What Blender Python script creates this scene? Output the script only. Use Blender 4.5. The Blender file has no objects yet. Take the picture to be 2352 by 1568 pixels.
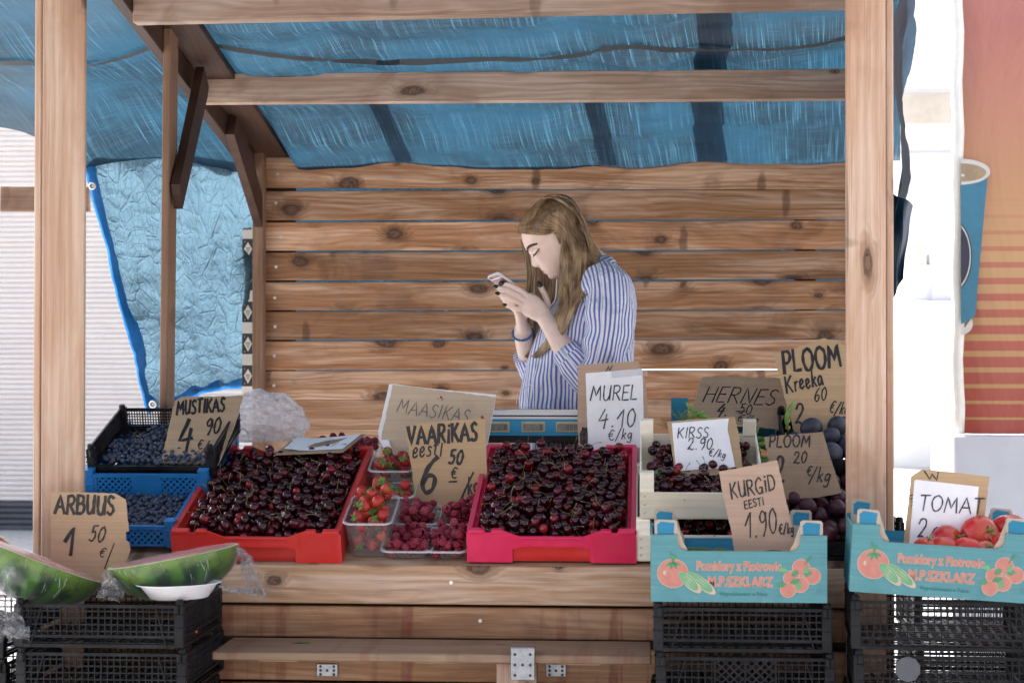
import bpy, math, random
import numpy as np
from mathutils import Vector, Matrix, Euler, noise
random.seed(7)
rad = math.radians
S = bpy.context.scene
COL = S.collection

# ------------------------------------------------------------------ camera, sky, sun, exposure
CAMZ, FPX, CX, CY = 1.4, 4365.0, 1176.0, 784.0      # focal length in pixels of a 2352 px wide picture
YAW, PITCH = rad(4.0), rad(0.4)
cam_d = bpy.data.cameras.new('camera'); cam = bpy.data.objects.new('camera', cam_d); COL.objects.link(cam)
cam.location = (0, 0, CAMZ); cam.rotation_euler = (math.pi/2 + PITCH, 0, YAW)
cam_d.sensor_width = 36; cam_d.lens = FPX/2352*36; cam_d.clip_end = 2000; cam_d.clip_start = .05
cam_d.dof.use_dof = True; cam_d.dof.focus_distance = 5.0; cam_d.dof.aperture_fstop = 6.3
S.camera = cam
SUN_EL, SUN_AZ = rad(50), rad(-38)                  # behind the stall, a little to the left
w = bpy.data.worlds.new('World'); S.world = w; w.use_nodes = True
sk = w.node_tree.nodes.new('ShaderNodeTexSky'); sk.sky_type = 'NISHITA'; sk.sun_disc = False
sk.sun_elevation = SUN_EL; sk.sun_rotation = SUN_AZ
sk.dust_density = 3.0; sk.ozone_density = 0.6; sk.air_density = 0.8
bg = w.node_tree.nodes['Background']; bg.inputs['Strength'].default_value = 0.15
hz = w.node_tree.nodes.new('ShaderNodeHueSaturation'); hz.inputs['Saturation'].default_value = .5   # thin bright summer haze
w.node_tree.links.new(sk.outputs[0], hz.inputs['Color']); w.node_tree.links.new(hz.outputs[0], bg.inputs[0])
sd = bpy.data.lights.new('sun', 'SUN'); sd.energy = 5.0; sd.angle = rad(.53); sd.color = (1, .95, .88)
sun = bpy.data.objects.new('sun', sd); COL.objects.link(sun)
_sv = Vector((math.sin(SUN_AZ)*math.cos(SUN_EL), math.cos(SUN_AZ)*math.cos(SUN_EL), math.sin(SUN_EL)))
sun.rotation_euler = _sv.to_track_quat('Z', 'Y').to_euler()
S.view_settings.view_transform = 'Standard'; S.view_settings.look = 'None'
S.view_settings.exposure = 1.95; S.view_settings.gamma = 1
S.render.engine = 'CYCLES'; S.cycles.max_bounces = 10; S.cycles.diffuse_bounces = 5; S.cycles.transparent_max_bounces = 16
S.cycles.glossy_bounces = 3; S.cycles.transmission_bounces = 6; S.cycles.caustics_reflective = False; S.cycles.caustics_refractive = False
S.cycles.sample_clamp_indirect = 4.0
try: S.cycles.use_denoising = True
except Exception: pass

# ------------------------------------------------------------------ helpers
_fw = Vector((-math.sin(YAW)*math.cos(PITCH), math.cos(YAW)*math.cos(PITCH), math.sin(PITCH)))
_rt = Vector((math.cos(YAW), math.sin(YAW), 0)); _up = _rt.cross(_fw)
CAM = Vector((0, 0, CAMZ))
def ray(x, y): return _fw*FPX + _rt*(x-CX) + _up*(CY-y)
def P(x, y, Y):                                      # the point at depth Y that the photograph shows at x, y
    d = ray(x, y); return CAM + d*(Y/d.y)
def V(*a): return Vector(a)
class MB:
    def __init__(s): s.v = []; s.f = []; s.m = []; s.uv = []
    def add(s, vs, fs, mi=0, uv=None):
        n = len(s.v); s.v += [tuple(p) for p in vs]; s.f += [tuple(i+n for i in f) for f in fs]; s.m += [mi]*len(fs)
        s.uv += list(uv) if uv is not None else [(0, 0)]*len(vs)
    def box(s, x0, x1, y0, y1, z0, z1, mi=0, M=None):
        vs = [V(x, y, z) for z in (z0, z1) for y in (y0, y1) for x in (x0, x1)]
        if M is not None: vs = [M @ p for p in vs]
        s.add(vs, [(0, 2, 3, 1), (4, 5, 7, 6), (0, 1, 5, 4), (1, 3, 7, 5), (3, 2, 6, 7), (2, 0, 4, 6)], mi)
    def cbox(s, x0, x1, y0, y1, z0, z1, c=.002, mi=0, M=None):
        vs = []; idx = {}
        X, Y, Z = (x0, x1), (y0, y1), (z0, z1)
        for i in (0, 1):
            for j in (0, 1):
                for k in (0, 1):
                    sx, sy, sz = (c, -c)[i], (c, -c)[j], (c, -c)[k]
                    for a, p in (('x', V(X[i], Y[j]+sy, Z[k]+sz)), ('y', V(X[i]+sx, Y[j], Z[k]+sz)), ('z', V(X[i]+sx, Y[j]+sy, Z[k]))):
                        idx[i, j, k, a] = len(vs); vs.append(p)
        fs = []
        for i in (0, 1):
            q = [idx[i, 0, 0, 'x'], idx[i, 1, 0, 'x'], idx[i, 1, 1, 'x'], idx[i, 0, 1, 'x']]; fs.append(q if i else q[::-1])
            q = [idx[0, i, 0, 'y'], idx[1, i, 0, 'y'], idx[1, i, 1, 'y'], idx[0, i, 1, 'y']]; fs.append(q[::-1] if i else q)
            q = [idx[0, 0, i, 'z'], idx[1, 0, i, 'z'], idx[1, 1, i, 'z'], idx[0, 1, i, 'z']]; fs.append(q if i else q[::-1])
        for i in (0, 1):
            for j in (0, 1):
                fl = (i+j) % 2
                q = [idx[i, j, 0, 'x'], idx[i, j, 1, 'x'], idx[i, j, 1, 'y'], idx[i, j, 0, 'y']]; fs.append(q if fl else q[::-1])
                q = [idx[i, 0, j, 'x'], idx[i, 1, j, 'x'], idx[i, 1, j, 'z'], idx[i, 0, j, 'z']]; fs.append(q[::-1] if fl else q)
                q = [idx[0, i, j, 'y'], idx[1, i, j, 'y'], idx[1, i, j, 'z'], idx[0, i, j, 'z']]; fs.append(q if fl else q[::-1])
                for k in (0, 1):
                    q = [idx[i, j, k, 'x'], idx[i, j, k, 'y'], idx[i, j, k, 'z']]; fs.append(q if (i+j+k) % 2 else q[::-1])
        if M is not None: vs = [M @ p for p in vs]
        s.add(vs, fs, mi)
    def tube(s, pts, rads, n=8, mi=0, caps=True, flat=None, ref=None, uvs=None):
        pts = [Vector(p) for p in pts]; k = len(pts)
        if not hasattr(rads, '__len__'): rads = [rads]*k
        vs = []; fs = []; uv = []; prev = None; acc = 0
        for i, p in enumerate(pts):
            t = (pts[min(i+1, k-1)]-pts[max(i-1, 0)])
            t = t.normalized() if t.length > 1e-9 else V(0, 0, 1)
            if prev is None:
                r0 = Vector(ref) if ref is not None else (V(0, 0, 1) if abs(t.z) < .9 else V(1, 0, 0))
                a = (r0 - t*r0.dot(t)).normalized()
            else: a = (prev - t*prev.dot(t)).normalized()
            prev = a; b = t.cross(a)
            if i: acc += (p-pts[i-1]).length
            r = rads[i]; ra, rb = (r if not hasattr(r, '__len__') else r[0]), (r if not hasattr(r, '__len__') else r[1])
            for j in range(n):
                an = 2*math.pi*j/n
                vs.append(p + a*(math.cos(an)*ra) + b*(math.sin(an)*rb)); uv.append((j/n, acc))
        for i in range(k-1):
            for j in range(n):
                j2 = (j+1) % n
                fs.append((i*n+j, i*n+j2, (i+1)*n+j2, (i+1)*n+j))
        if caps: fs += [tuple(range(n))[::-1], tuple((k-1)*n+j for j in range(n))]
        s.add(vs, fs, mi, uv)
    def prism(s, poly, M, h, mi=0):                  # poly in local xz, extruded along local y from 0 to h
        n = len(poly)
        vs = [M @ V(x, 0, z) for x, z in poly] + [M @ V(x, h, z) for x, z in poly]
        s.add(vs, [tuple(range(n)), tuple(range(2*n-1, n-1, -1))] + [(i, i+n, (i+1) % n+n, (i+1) % n) for i in range(n)], mi)
    def grid(s, rows, mi=0, uv=None, close=False):
        nr, nc = len(rows), len(rows[0])
        vs = [p for r in rows for p in r]; fs = []
        for i in range(nr-1):
            for j in range(nc if close else nc-1):
                j2 = (j+1) % nc
                fs.append((i*nc+j, i*nc+j2, (i+1)*nc+j2, (i+1)*nc+j))
        s.add(vs, fs, mi, [q for r in uv for q in r] if uv else None)
    def ball(s, c, r, nu=10, nv=7, mi=0, fn=None, M=None):
        vs = [V(0, 0, 1)]; fs = []
        for i in range(1, nv):
            th = math.pi*i/nv
            for j in range(nu):
                ph = 2*math.pi*j/nu; vs.append(V(math.sin(th)*math.cos(ph), math.sin(th)*math.sin(ph), math.cos(th)))
        vs.append(V(0, 0, -1)); L = len(vs)-1
        for j in range(nu): fs.append((0, 1+j, 1+(j+1) % nu))
        for i in range(nv-2):
            for j in range(nu): fs.append((1+i*nu+j, 1+(i+1)*nu+j, 1+(i+1)*nu+(j+1) % nu, 1+i*nu+(j+1) % nu))
        for j in range(nu): fs.append((L, 1+(nv-2)*nu+(j+1) % nu, 1+(nv-2)*nu+j))
        if fn: vs = [fn(p) for p in vs]
        vs = [p*r + Vector(c) for p in vs]
        if M is not None: vs = [M @ p for p in vs]
        s.add(vs, fs, mi)
    def mesh(s, name, mats, smooth=False):
        me = bpy.data.meshes.new(name); me.from_pydata(s.v, [], s.f)
        for m in (mats if isinstance(mats, (list, tuple)) else [mats]): me.materials.append(m)
        me.polygons.foreach_set('material_index', np.array(s.m, dtype=np.int32))
        me.polygons.foreach_set('use_smooth', np.full(len(s.f), bool(smooth)))
        if any(u != (0, 0) for u in s.uv):
            lay = me.uv_layers.new(name='UVMap'); li = np.empty(len(me.loops), dtype=np.int32); me.loops.foreach_get('vertex_index', li)
            lay.data.foreach_set('uv', np.array(s.uv, dtype=np.float32)[li].ravel())
        me.update(); return me
    def build(s, name, mats, parent=None, smooth=False, local=False, M=None):
        o = bpy.data.objects.new(name, s.mesh(name, mats, smooth)); COL.objects.link(o)
        if M is not None: o.matrix_basis = M
        if parent is not None: join(o, parent, local)
        return o
def full_inv(o):
    return (full(o)).inverted()
def full(o): return o.matrix_basis.copy() if o.parent is None else full(o.parent) @ o.matrix_parent_inverse @ o.matrix_basis
def join(o, parent, local=False):
    o.parent = parent
    if not local: o.matrix_parent_inverse = full_inv(parent)
def tag(o, label=None, cat=None, group=None, kind=None):
    for k, v in (('label', label), ('category', cat), ('group', group), ('kind', kind)):
        if v: o[k] = v
    return o
def thing(name, label, cat, loc=(0, 0, 0), rot=(0, 0, 0), group=None):
    o = bpy.data.objects.new(name, None); COL.objects.link(o); o.empty_display_size = .05
    o.matrix_basis = Matrix.Translation(Vector(loc)) @ Euler(rot).to_matrix().to_4x4()
    return tag(o, label, cat, group)
def struct(o): o['kind'] = 'structure'; return o
KIDS = {}
def copy_tree(o, M, label=None, group=None):
    c = o.copy(); COL.objects.link(c); c.matrix_basis = M
    if label: c['label'] = label
    if group: c['group'] = group
    for ch in KIDS.get(o.name) or KIDS.setdefault(o.name, list(o.children)):
        d = ch.copy(); COL.objects.link(d); d.parent = c
        for g in KIDS.get(ch.name) or KIDS.setdefault(ch.name, list(ch.children)):
            e = g.copy(); COL.objects.link(e); e.parent = d
    return c
def crom(pts, k=6):                                  # smooth curve through points
    pts = [Vector(p) for p in pts]; n = len(pts); out = []
    for i in range(n-1):
        p0, p1, p2, p3 = pts[max(i-1, 0)], pts[i], pts[i+1], pts[min(i+2, n-1)]
        for j in range(k):
            t = j/k; out.append(.5*((2*p1)+(p2-p0)*t+(2*p0-5*p1+4*p2-p3)*t*t+(3*p1-p0-3*p2+p3)*t**3))
    out.append(pts[-1]); return out
def sm(a, b, x):
    t = min(max((x-a)/(b-a), 0), 1); return t*t*(3-2*t)
def fbm(p, o=4): return noise.fractal(p, .8, 2.1, o)

# ------------------------------------------------------------------ materials
class T:
    def __init__(s, name):
        s.mat = bpy.data.materials.new(name); s.mat.use_nodes = True; s.t = s.mat.node_tree; s.t.nodes.clear()
        s.out = s.t.nodes.new('ShaderNodeOutputMaterial')
    def put(s, sock, v):
        if isinstance(v, bpy.types.NodeSocket): s.t.links.new(v, sock)
        elif v is not None:
            if hasattr(v, '__len__') and len(v) == 3 and sock.type == 'RGBA': v = (*v, 1)
            sock.default_value = v
    def n(s, typ, ins=None, **kw):
        nd = s.t.nodes.new('ShaderNode'+typ)
        for k, v in kw.items(): setattr(nd, k, v)
        for k, v in (ins or {}).items(): s.put(nd.inputs[k], v)
        return nd
    def m(s, op, a, b=None, c=None, clamp=False):
        nd = s.n('Math', operation=op, use_clamp=clamp)
        for i, v in enumerate((a, b, c)):
            if v is not None: s.put(nd.inputs[i], v)
        return nd.outputs[0]
    def mix(s, f, a, b, mode='MIX'):
        nd = s.n('Mix', data_type='RGBA', blend_type=mode)
        s.put(nd.inputs[0], f); s.put(nd.inputs[6], a); s.put(nd.inputs[7], b); return nd.outputs[2]
    def ss(s, x, a, b, lo=0., hi=1.):
        nd = s.n('MapRange', {0: x, 1: a, 2: b, 3: lo, 4: hi}, interpolation_type='SMOOTHSTEP'); return nd.outputs[0]
    def noise(s, vec, scale, detail=3, rough=.55, dist=0.):
        return s.n('TexNoise', {'Vector': vec, 'Scale': scale, 'Detail': detail, 'Roughness': rough, 'Distortion': dist}).outputs[0]
    def co(s, k='Object'): return s.n('TexCoord').outputs[k]
    def xyz(s, v):
        q = s.n('SeparateXYZ', {0: v}); return q.outputs[0], q.outputs[1], q.outputs[2]
    def vec(s, x, y, z): return s.n('CombineXYZ', {0: x, 1: y, 2: z}).outputs[0]
    def rnd(s): return s.n('ObjectInfo').outputs['Random']
    def isl(s): return s.n('NewGeometry').outputs['Random Per Island']
    def ramp(s, f, stops):
        nd = s.n('ValToRGB', {0: f}); cr = nd.color_ramp
        while len(cr.elements) < len(stops): cr.elements.new(.5)
        for e, (p, c) in zip(cr.elements, stops): e.position = p; e.color = (*c, 1)
        return nd.outputs[0]
    def bump(s, h, st=.3, d=.01): return s.n('Bump', {'Height': h, 'Strength': st, 'Distance': d}).outputs[0]
    def pbr(s, col, rough=.5, normal=None, **kw):
        b = s.n('BsdfPrincipled', {'Base Color': col, 'Roughness': rough})
        if normal is not None: s.put(b.inputs['Normal'], normal)
        for k, v in kw.items(): s.put(b.inputs[k.replace('_', ' ')], v)
        return b.outputs[0]
    def end(s, sh): s.put(s.out.inputs[0], sh); return s.mat
def simple(name, col, rough=.5, var=.12, sc=25, bump=0, **kw):
    t = T(name); c = t.co(); f = t.noise(c, sc, 4); q = t.noise(c, sc*7, 2)
    f = t.m('ADD', t.m('MULTIPLY', f, .65), t.m('MULTIPLY', q, .35))
    col2 = t.mix(t.ss(f, .35, .65), tuple(x*(1-var) for x in col), tuple(min(1, x*(1+var)) for x in col))
    return t.end(t.pbr(col2, rough, t.bump(f, bump, .003) if bump else None, **kw))

def wood(name, light, mid, dark, knots=1., rough=.55, stain=0, gray=0.25, kx=4.2, grain=1., wav=46):
    t = T(name); x, y, z = t.xyz(t.co()); r = t.rnd()
    xo = t.m('MULTIPLY_ADD', r, 37.3, x); zo = t.m('MULTIPLY_ADD', r, 11.7, z)
    wob = t.noise(t.vec(t.m('MULTIPLY', xo, 9), t.m('MULTIPLY', y, 9), t.m('MULTIPLY', zo, 22)), 1, 3)
    vo = t.n('TexVoronoi', {'Vector': t.vec(t.m('MULTIPLY', xo, kx), t.m('MULTIPLY', zo, 6.5), 0), 'Scale': 1, 'Randomness': .68}, voronoi_dimensions='2D', feature='F1')
    size = t.ss(t.n('SeparateColor', {0: vo.outputs['Color']}).outputs[0], .25, 1.0, 0., 1.0*knots)
    size = t.m('ADD', size, .0001)
    d = t.m('DIVIDE', t.m('ADD', vo.outputs['Distance'], t.m('MULTIPLY', t.m('SUBTRACT', wob, .5), .22)), size)
    flame = t.noise(t.vec(t.m('MULTIPLY', xo, 5), t.m('MULTIPLY', r, 3), t.m('MULTIPLY', zo, 30)), 1, 4, .6)
    halo = t.m('MULTIPLY', t.ss(t.m('MULTIPLY_ADD', t.m('SUBTRACT', flame, .5), .34, d), .38, .03), t.ss(size, .05, .35))
    core = t.m('MULTIPLY', t.ss(d, .115, .075), t.ss(size, .05, .3))
    pz_ = t.n('TexVoronoi', {'Vector': t.vec(t.m('MULTIPLY', xo, 2.1), t.m('MULTIPLY', zo, 5.), 3), 'Scale': 1}, voronoi_dimensions='2D', feature='F1'); px2, pz2, _ = t.xyz(pz_.outputs['Position'])
    ddx = t.m('MULTIPLY', t.m('ADD', t.m('SUBTRACT', t.m('MULTIPLY', xo, 2.1), px2), t.m('MULTIPLY', t.m('SUBTRACT', wob, .5), .05)), 30); ddz = t.m('MULTIPLY', t.m('SUBTRACT', t.m('MULTIPLY', zo, 5.), pz2), 3.4)
    spin = t.m('MULTIPLY', t.ss(t.m('ADD', t.m('MULTIPLY', ddx, ddx), t.m('MULTIPLY', ddz, ddz)), 1.3, .25), t.ss(t.n('SeparateColor', {0: pz_.outputs['Color']}).outputs[1], .62, .66))
    ring = t.m('MULTIPLY', t.m('MULTIPLY', t.ss(d, .17, .125), t.ss(d, .06, .1)), t.ss(size, .05, .3))
    flow = t.noise(t.vec(t.m('MULTIPLY', xo, 1.3), y, t.m('MULTIPLY', zo, 7)), 1, 3, .5)
    ph = t.m('ADD', t.m('MULTIPLY', zo, 330*grain), t.m('ADD', t.m('MULTIPLY', flow, wav), t.m('MULTIPLY', halo, 17)))
    rings = t.m('MULTIPLY_ADD', t.m('SINE', ph), .5, .5)
    rings = t.m('MULTIPLY', rings, t.noise(t.vec(t.m('MULTIPLY', xo, 2), y, t.m('MULTIPLY', zo, 40)), 1, 2))
    fib = t.noise(t.vec(t.m('MULTIPLY', xo, 7), t.m('MULTIPLY', y, 200), t.m('MULTIPLY', zo, 420)), 1, 3, .65)
    tone = t.noise(t.vec(t.m('MULTIPLY', xo, 1.7), t.m('MULTIPLY', r, 9), t.m('MULTIPLY', zo, 13)), 1, 4, .6, .6)
    smu = t.noise(t.vec(t.m('MULTIPLY', xo, 3.2), t.m('MULTIPLY', r, 5), t.m('MULTIPLY', zo, 6)), 1, 5, .62)
    c = t.mix(t.ss(tone, .40, .60), mid, light)
    c = t.mix(t.m('MULTIPLY', t.ss(t.noise(t.vec(t.m('MULTIPLY', xo, 2.6), t.m('MULTIPLY', r, 21), t.m('MULTIPLY', zo, 4)), 1, 4, .6, 1.), .52, .68), .55), c, tuple(q*1.15 for q in dark))
    c = t.mix(t.m('MULTIPLY', rings, .62), c, dark)
    c = t.mix(t.m('MULTIPLY', t.ss(fib, .52, .78), .42), c, dark)
    fib2 = t.noise(t.vec(t.m('MULTIPLY', xo, 2.4), t.m('MULTIPLY', y, 60), t.m('MULTIPLY_ADD', flow, wav*.16, t.m('MULTIPLY', zo, 150))), 1, 3, .7)
    c = t.mix(t.m('MULTIPLY', t.ss(fib2, .54, .70), .5), c, dark); c = t.mix(t.m('MULTIPLY', t.ss(fib2, .46, .30), .30), c, tuple(min(1, q*1.15) for q in light))
    c = t.mix(t.m('MULTIPLY', t.ss(fib, .48, .22), .22), c, tuple(min(1, q*1.25) for q in light))
    c = t.mix(t.m('MULTIPLY', t.ss(smu, .5, .72), gray), c, (.30, .235, .20))
    c = t.mix(t.m('MULTIPLY', halo, .85), c, tuple(q*.72 for q in dark))
    c = t.mix(t.m('MULTIPLY', ring, .6), c, (.035, .018, .012))
    c = t.mix(t.m('MULTIPLY', core, .6), c, (.15, .085, .06))
    c = t.mix(t.m('MULTIPLY', spin, .62*min(1, knots)), c, (.075, .035, .02))
    c = t.mix(t.m('MULTIPLY', t.m('MULTIPLY', core, t.ss(t.noise(t.vec(t.m('MULTIPLY', xo, 90), t.m('MULTIPLY', r, 5), t.m('MULTIPLY', zo, 90)), 1, 3), .5, .6)), .7), c, (.02, .012, .009))
    crack = t.m('MULTIPLY', t.ss(t.noise(t.vec(t.m('MULTIPLY', xo, 1.1), y, t.m('MULTIPLY', zo, 60)), 1, 2, .4), .70, .76), .5)
    c = t.mix(crack, c, (.10, .06, .04))
    bri = t.m('MULTIPLY_ADD', t.m('FRACT', t.m('MULTIPLY', r, 7.31)), .40, .80)
    c = t.mix(1., c, t.n('CombineColor', {0: bri, 1: bri, 2: bri}).outputs[0], 'MULTIPLY')
    if stain:
        s1 = t.noise(t.vec(t.m('MULTIPLY', x, 16), 0, t.m('MULTIPLY', z, 1.2)), 1, 3, .6)
        s2 = t.noise(t.vec(t.m('MULTIPLY', x, 3.3), 4.2, 0), 1, 1)
        s3 = t.noise(t.vec(t.m('MULTIPLY', x, 60), 2, t.m('MULTIPLY', z, 30)), 1, 2)
        f = t.m('MULTIPLY', t.m('MULTIPLY', t.ss(s1, .50, .58), t.ss(s2, .44, .54)), t.ss(s3, .25, .6, .35, .85))
        c = t.mix(t.m('MULTIPLY', f, stain), c, (.20, .02, .025))
    h = t.m('ADD', t.m('MULTIPLY', rings, .5), t.m('MULTIPLY', fib, .8))
    return t.end(t.pbr(c, rough, t.bump(h, .25, .002), Specular_IOR_Level=.3))

W_back = wood('larch_boards', (.63, .41, .275), (.39, .192, .092), (.115, .046, .02), 1.05)
W_front = wood('larch_front', (.63, .46, .34), (.47, .29, .17), (.18, .09, .05), .9)
W_stain = wood('larch_stained', (.52, .32, .19), (.39, .21, .11), (.17, .08, .042), 1.0, stain=.6)
W_post = wood('larch_post', (.72, .53, .405), (.62, .40, .275), (.38, .21, .125), .62, gray=.12, kx=2.4, grain=.8, wav=10)
W_beam = wood('larch_beam', (.50, .375, .30), (.40, .27, .20), (.20, .115, .075), .7, gray=.3, kx=3.)
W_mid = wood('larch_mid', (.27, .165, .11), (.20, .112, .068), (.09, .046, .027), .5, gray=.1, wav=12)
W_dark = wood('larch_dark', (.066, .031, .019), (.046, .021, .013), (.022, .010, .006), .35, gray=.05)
W_bench = wood('weathered_bench', (.43, .30, .20), (.35, .235, .15), (.20, .12, .08), .3, stain=.35, gray=.2)
W_pale = wood('poplar', (.90, .86, .74), (.88, .82, .68), (.74, .66, .50), .06, gray=0., rough=.65)
W_end = wood('fresh_pine', (.66, .50, .26), (.58, .41, .19), (.45, .28, .12), .2, gray=0.)

def plastic(name, col, rough=.35, var=.06, ss=0.):
    t = T(name); c = t.co(); f = t.noise(c, 14, 5, .6); q = t.noise(c, 160, 2)
    col2 = t.mix(t.ss(f, .4, .68), col, tuple(min(1, x*(1+var)+.012) for x in col))
    rg = t.m('ADD', t.m('MULTIPLY', f, .25), rough-.1)
    return t.end(t.pbr(col2, rg, t.bump(q, .05, .002), Specular_IOR_Level=.2 if max(col) < .1 else .42))
M_red = plastic('red_plastic', (.66, .032, .026), .33)
M_pink = plastic('pink_red_plastic', (.72, .022, .10), .3)
M_black = plastic('black_plastic', (.006, .0068, .009), .42, .4)
M_blue = plastic('blue_plastic', (.012, .165, .46), .33)
M_white = plastic('white_plastic', (.82, .82, .84), .4)
def card(name, col, dirt=.12, scuff=0.):
    t = T(name); x, y, z = t.xyz(t.co()); c = t.co()
    cor = t.noise(t.vec(t.m('MULTIPLY', x, 2), t.m('MULTIPLY', y, 2), t.m('MULTIPLY', z, 260)), 1, 2)
    fl = t.noise(c, 18, 5, .62); sp = t.noise(c, 420, 2, .7)
    k = t.mix(t.ss(cor, .3, .7), tuple(q*.93 for q in col), tuple(q*1.06 for q in col))
    k = t.mix(t.m('MULTIPLY', t.ss(fl, .48, .8), dirt*2), k, tuple(q*.6 for q in col))
    k = t.mix(t.m('MULTIPLY', t.ss(sp, .56, .8), .25), k, tuple(q*.65 for q in col))
    if scuff: k = t.mix(t.m('MULTIPLY', t.ss(t.noise(t.vec(t.m('MULTIPLY', x, 30), t.m('MULTIPLY', y, 30), t.m('MULTIPLY', z, 60)), 1, 6, .72, .6), .60, .72), scuff), k, (.50, .47, .41))
    return t.end(t.pbr(k, .8, t.bump(t.m('ADD', cor, sp), .12, .002), Specular_IOR_Level=.15))
M_card = card('brown_cardboard', (.46, .325, .205))
M_card2 = card('tan_cardboard', (.50, .35, .205))
M_card3 = card('dull_cardboard', (.36, .265, .185), .2)
M_cardpink = card('pinkish_cardboard', (.47, .33, .245))
M_cardpale = card('pale_cardboard', (.57, .46, .335))
M_teal = card('teal_printed_cardboard', (.128, .325, .350), .2, .45)
M_tealin = card('blue_inner_cardboard', (.045, .25, .40), .1)
M_cardraw = card('raw_cardboard_edge', (.52, .44, .36))
M_paper = simple('white_paper', (.86, .87, .92), .7, .03, 40, .15)
M_ink = simple('black_marker', (.018, .017, .018), .45, .5, 90)
M_pen = simple('pen_ink', (.03, .035, .06), .5, .6, 260)
M_steel = simple('galvanised_steel', (.30, .32, .35), .35, .15, 60, .1, Metallic=.9)
M_screw = simple('screw_head', (.72, .72, .72), .35, .1, 60, Metallic=.7)
# ------------------------------------------------------------------ the setting: ground, far walls, banner
def ground_mat():
    t = T('paving'); c = t.co(); x, y, z = t.xyz(c)
    f = t.noise(c, .8, 5, .6); q = t.noise(c, 60, 3, .7)
    k = t.mix(t.ss(f, .35, .7), (.36, .355, .36), (.47, .465, .46)); k = t.mix(t.m('MULTIPLY', t.ss(q, .5, .8), .4), k, (.24, .24, .24))
    br = t.n('TexBrick', {'Vector': c, 'Scale': 2.2, 'Mortar Size': .012, 'Color1': (1, 1, 1, 1), 'Color2': (.93, .93, .93, 1), 'Mortar': (.55, .55, .55, 1)})
    k = t.mix(1., k, br.outputs[0], 'MULTIPLY')
    return t.end(t.pbr(k, .85, t.bump(q, .2, .004)))
b = MB(); b.grid([[V(x, y, 0) for x in (-300, -6, 0, 6, 300)] for y in (-120, 0, 12, 30, 500)])
struct(b.build('ground', ground_mat()))

# ribbed white shutter wall far behind on the left
M_shut = simple('white_ribbed_shutter', (.66, .615, .585), .55, .03, 3)
M_plinth = simple('dark_ribbed_plinth', (.055, .058, .075), .5, .15, 5)
YW = 14.9
r = thing('shutter_wall', 'white horizontally ribbed shutter wall with a dark ribbed base, far behind the left post', 'wall', (-6, YW, 0))
def ribs(name, z0, z1, p, d, mat, frac=.5):
    b = MB(); rows = []; z = z0
    while z < z1-1e-6:
        for a, k in ((0, 0), (.12, 1), (.35, 1), (.75, .72), (.93, .35), (.999, 0)):
            zz = z+p*a; rows.append([V(-9.5, YW-d*1.15*k, zz), V(-3.05, YW-d*1.15*k, zz)])
        z += p
    b.grid(rows); b.box(-9.5, -3.05, YW, YW+.1, z0, z1)
    return b.build(name, mat, r)
ribs('ribbed_panel', .235, 4.2, .0405, .014, M_shut); ribs('ribbed_base', 0, .23, .046, .016, M_plinth)

# pale sunlit buildings behind on the right
M_render = simple('white_render', (.80, .78, .765), .8, .03, 1.2)
M_sand = simple('pale_sand_band', (.55, .48, .40), .8, .1, 2.2)
M_greypan = simple('light_grey_panel', (.62, .63, .66), .6, .06, 2)
M_glassgrey = simple('grey_glass', (.36, .38, .42), .25, .1, 1)
def wv(x, y, Y): return P(x, y, Y)
YB = 24.0
p0, p1_ = wv(1990, 814, YB), wv(2420, 814, YB)
r = thing('pale_building', 'pale rendered building with thin ledges, behind the gap right of the right post', 'building', (p0.x, YB, 0))
b = MB(); b.box(p0.x, p1_.x+6, YB, YB+5, 0, 9); b.build('wall', M_render, r)
for n_, y0, y1, m in (('ledge', 195, 207, M_greypan), ('sand_band', 215, 285, M_sand), ('ledge', 348, 352, M_glassgrey), ('ledge', 690, 706, M_sand)):
    a0, a1 = wv(2000, y1, YB), wv(2400, y0, YB); b = MB(); b.box(a0.x, a1.x, YB-.06, YB-.004, a0.z, a1.z); b.build(n_, m, r)
YC = 21.0
def vbox(name, x0, x1, y0, y1, Y, dep, mat, par):
    a, c_ = wv(x0, y1, Y), wv(x1, y0, Y); b = MB(); b.cbox(a.x, c_.x, Y, Y+dep, max(a.z, 0), c_.z, .01); return b.build(name, mat, par)
a = wv(2140, 814, YC)
r = thing('grey_kiosk', 'pale grey stepped kiosk seen blurred between the right post and the orange banner', 'kiosk', (a.x, YC, 0))
vbox('tower', 2142, 2200, 545, 690, YC, 1.2, M_greypan, r); vbox('body', 2092, 2142, 610, 690, YC+.05, 1.2, M_greypan, r); vbox('counter', 2064, 2092, 650, 690, YC+.1, 1.2, M_greypan, r)
vbox('chimney', 2107, 2124, 557, 610, YC+.2, .4, M_sand, r); vbox('base', 2056, 2210, 690, 800, YC-.1, 1.6, M_render, r)

# unseen house added behind the camera to cut fill light and darken reflections
r = thing('street_house', 'dark brick street house across the street from the stall, out of view', 'building', (0, -9, 0))
M_brick = simple('dark_brick', (.11, .085, .07), .85, .25, 3); M_win = simple('dark_window', (.03, .035, .04), .15)
b = MB(); b.box(-22, 24, -15, -9, 0, 7.5); b.build('wall', M_brick, r)
for i in range(16):
    for j in range(2): b = MB(); b.cbox(-20+i*2.7, -18.8+i*2.7, -9.004, -8.96, 1.2+j*3.1, 2.9+j*3.1, .01); b.build('window', M_win, r)

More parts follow.
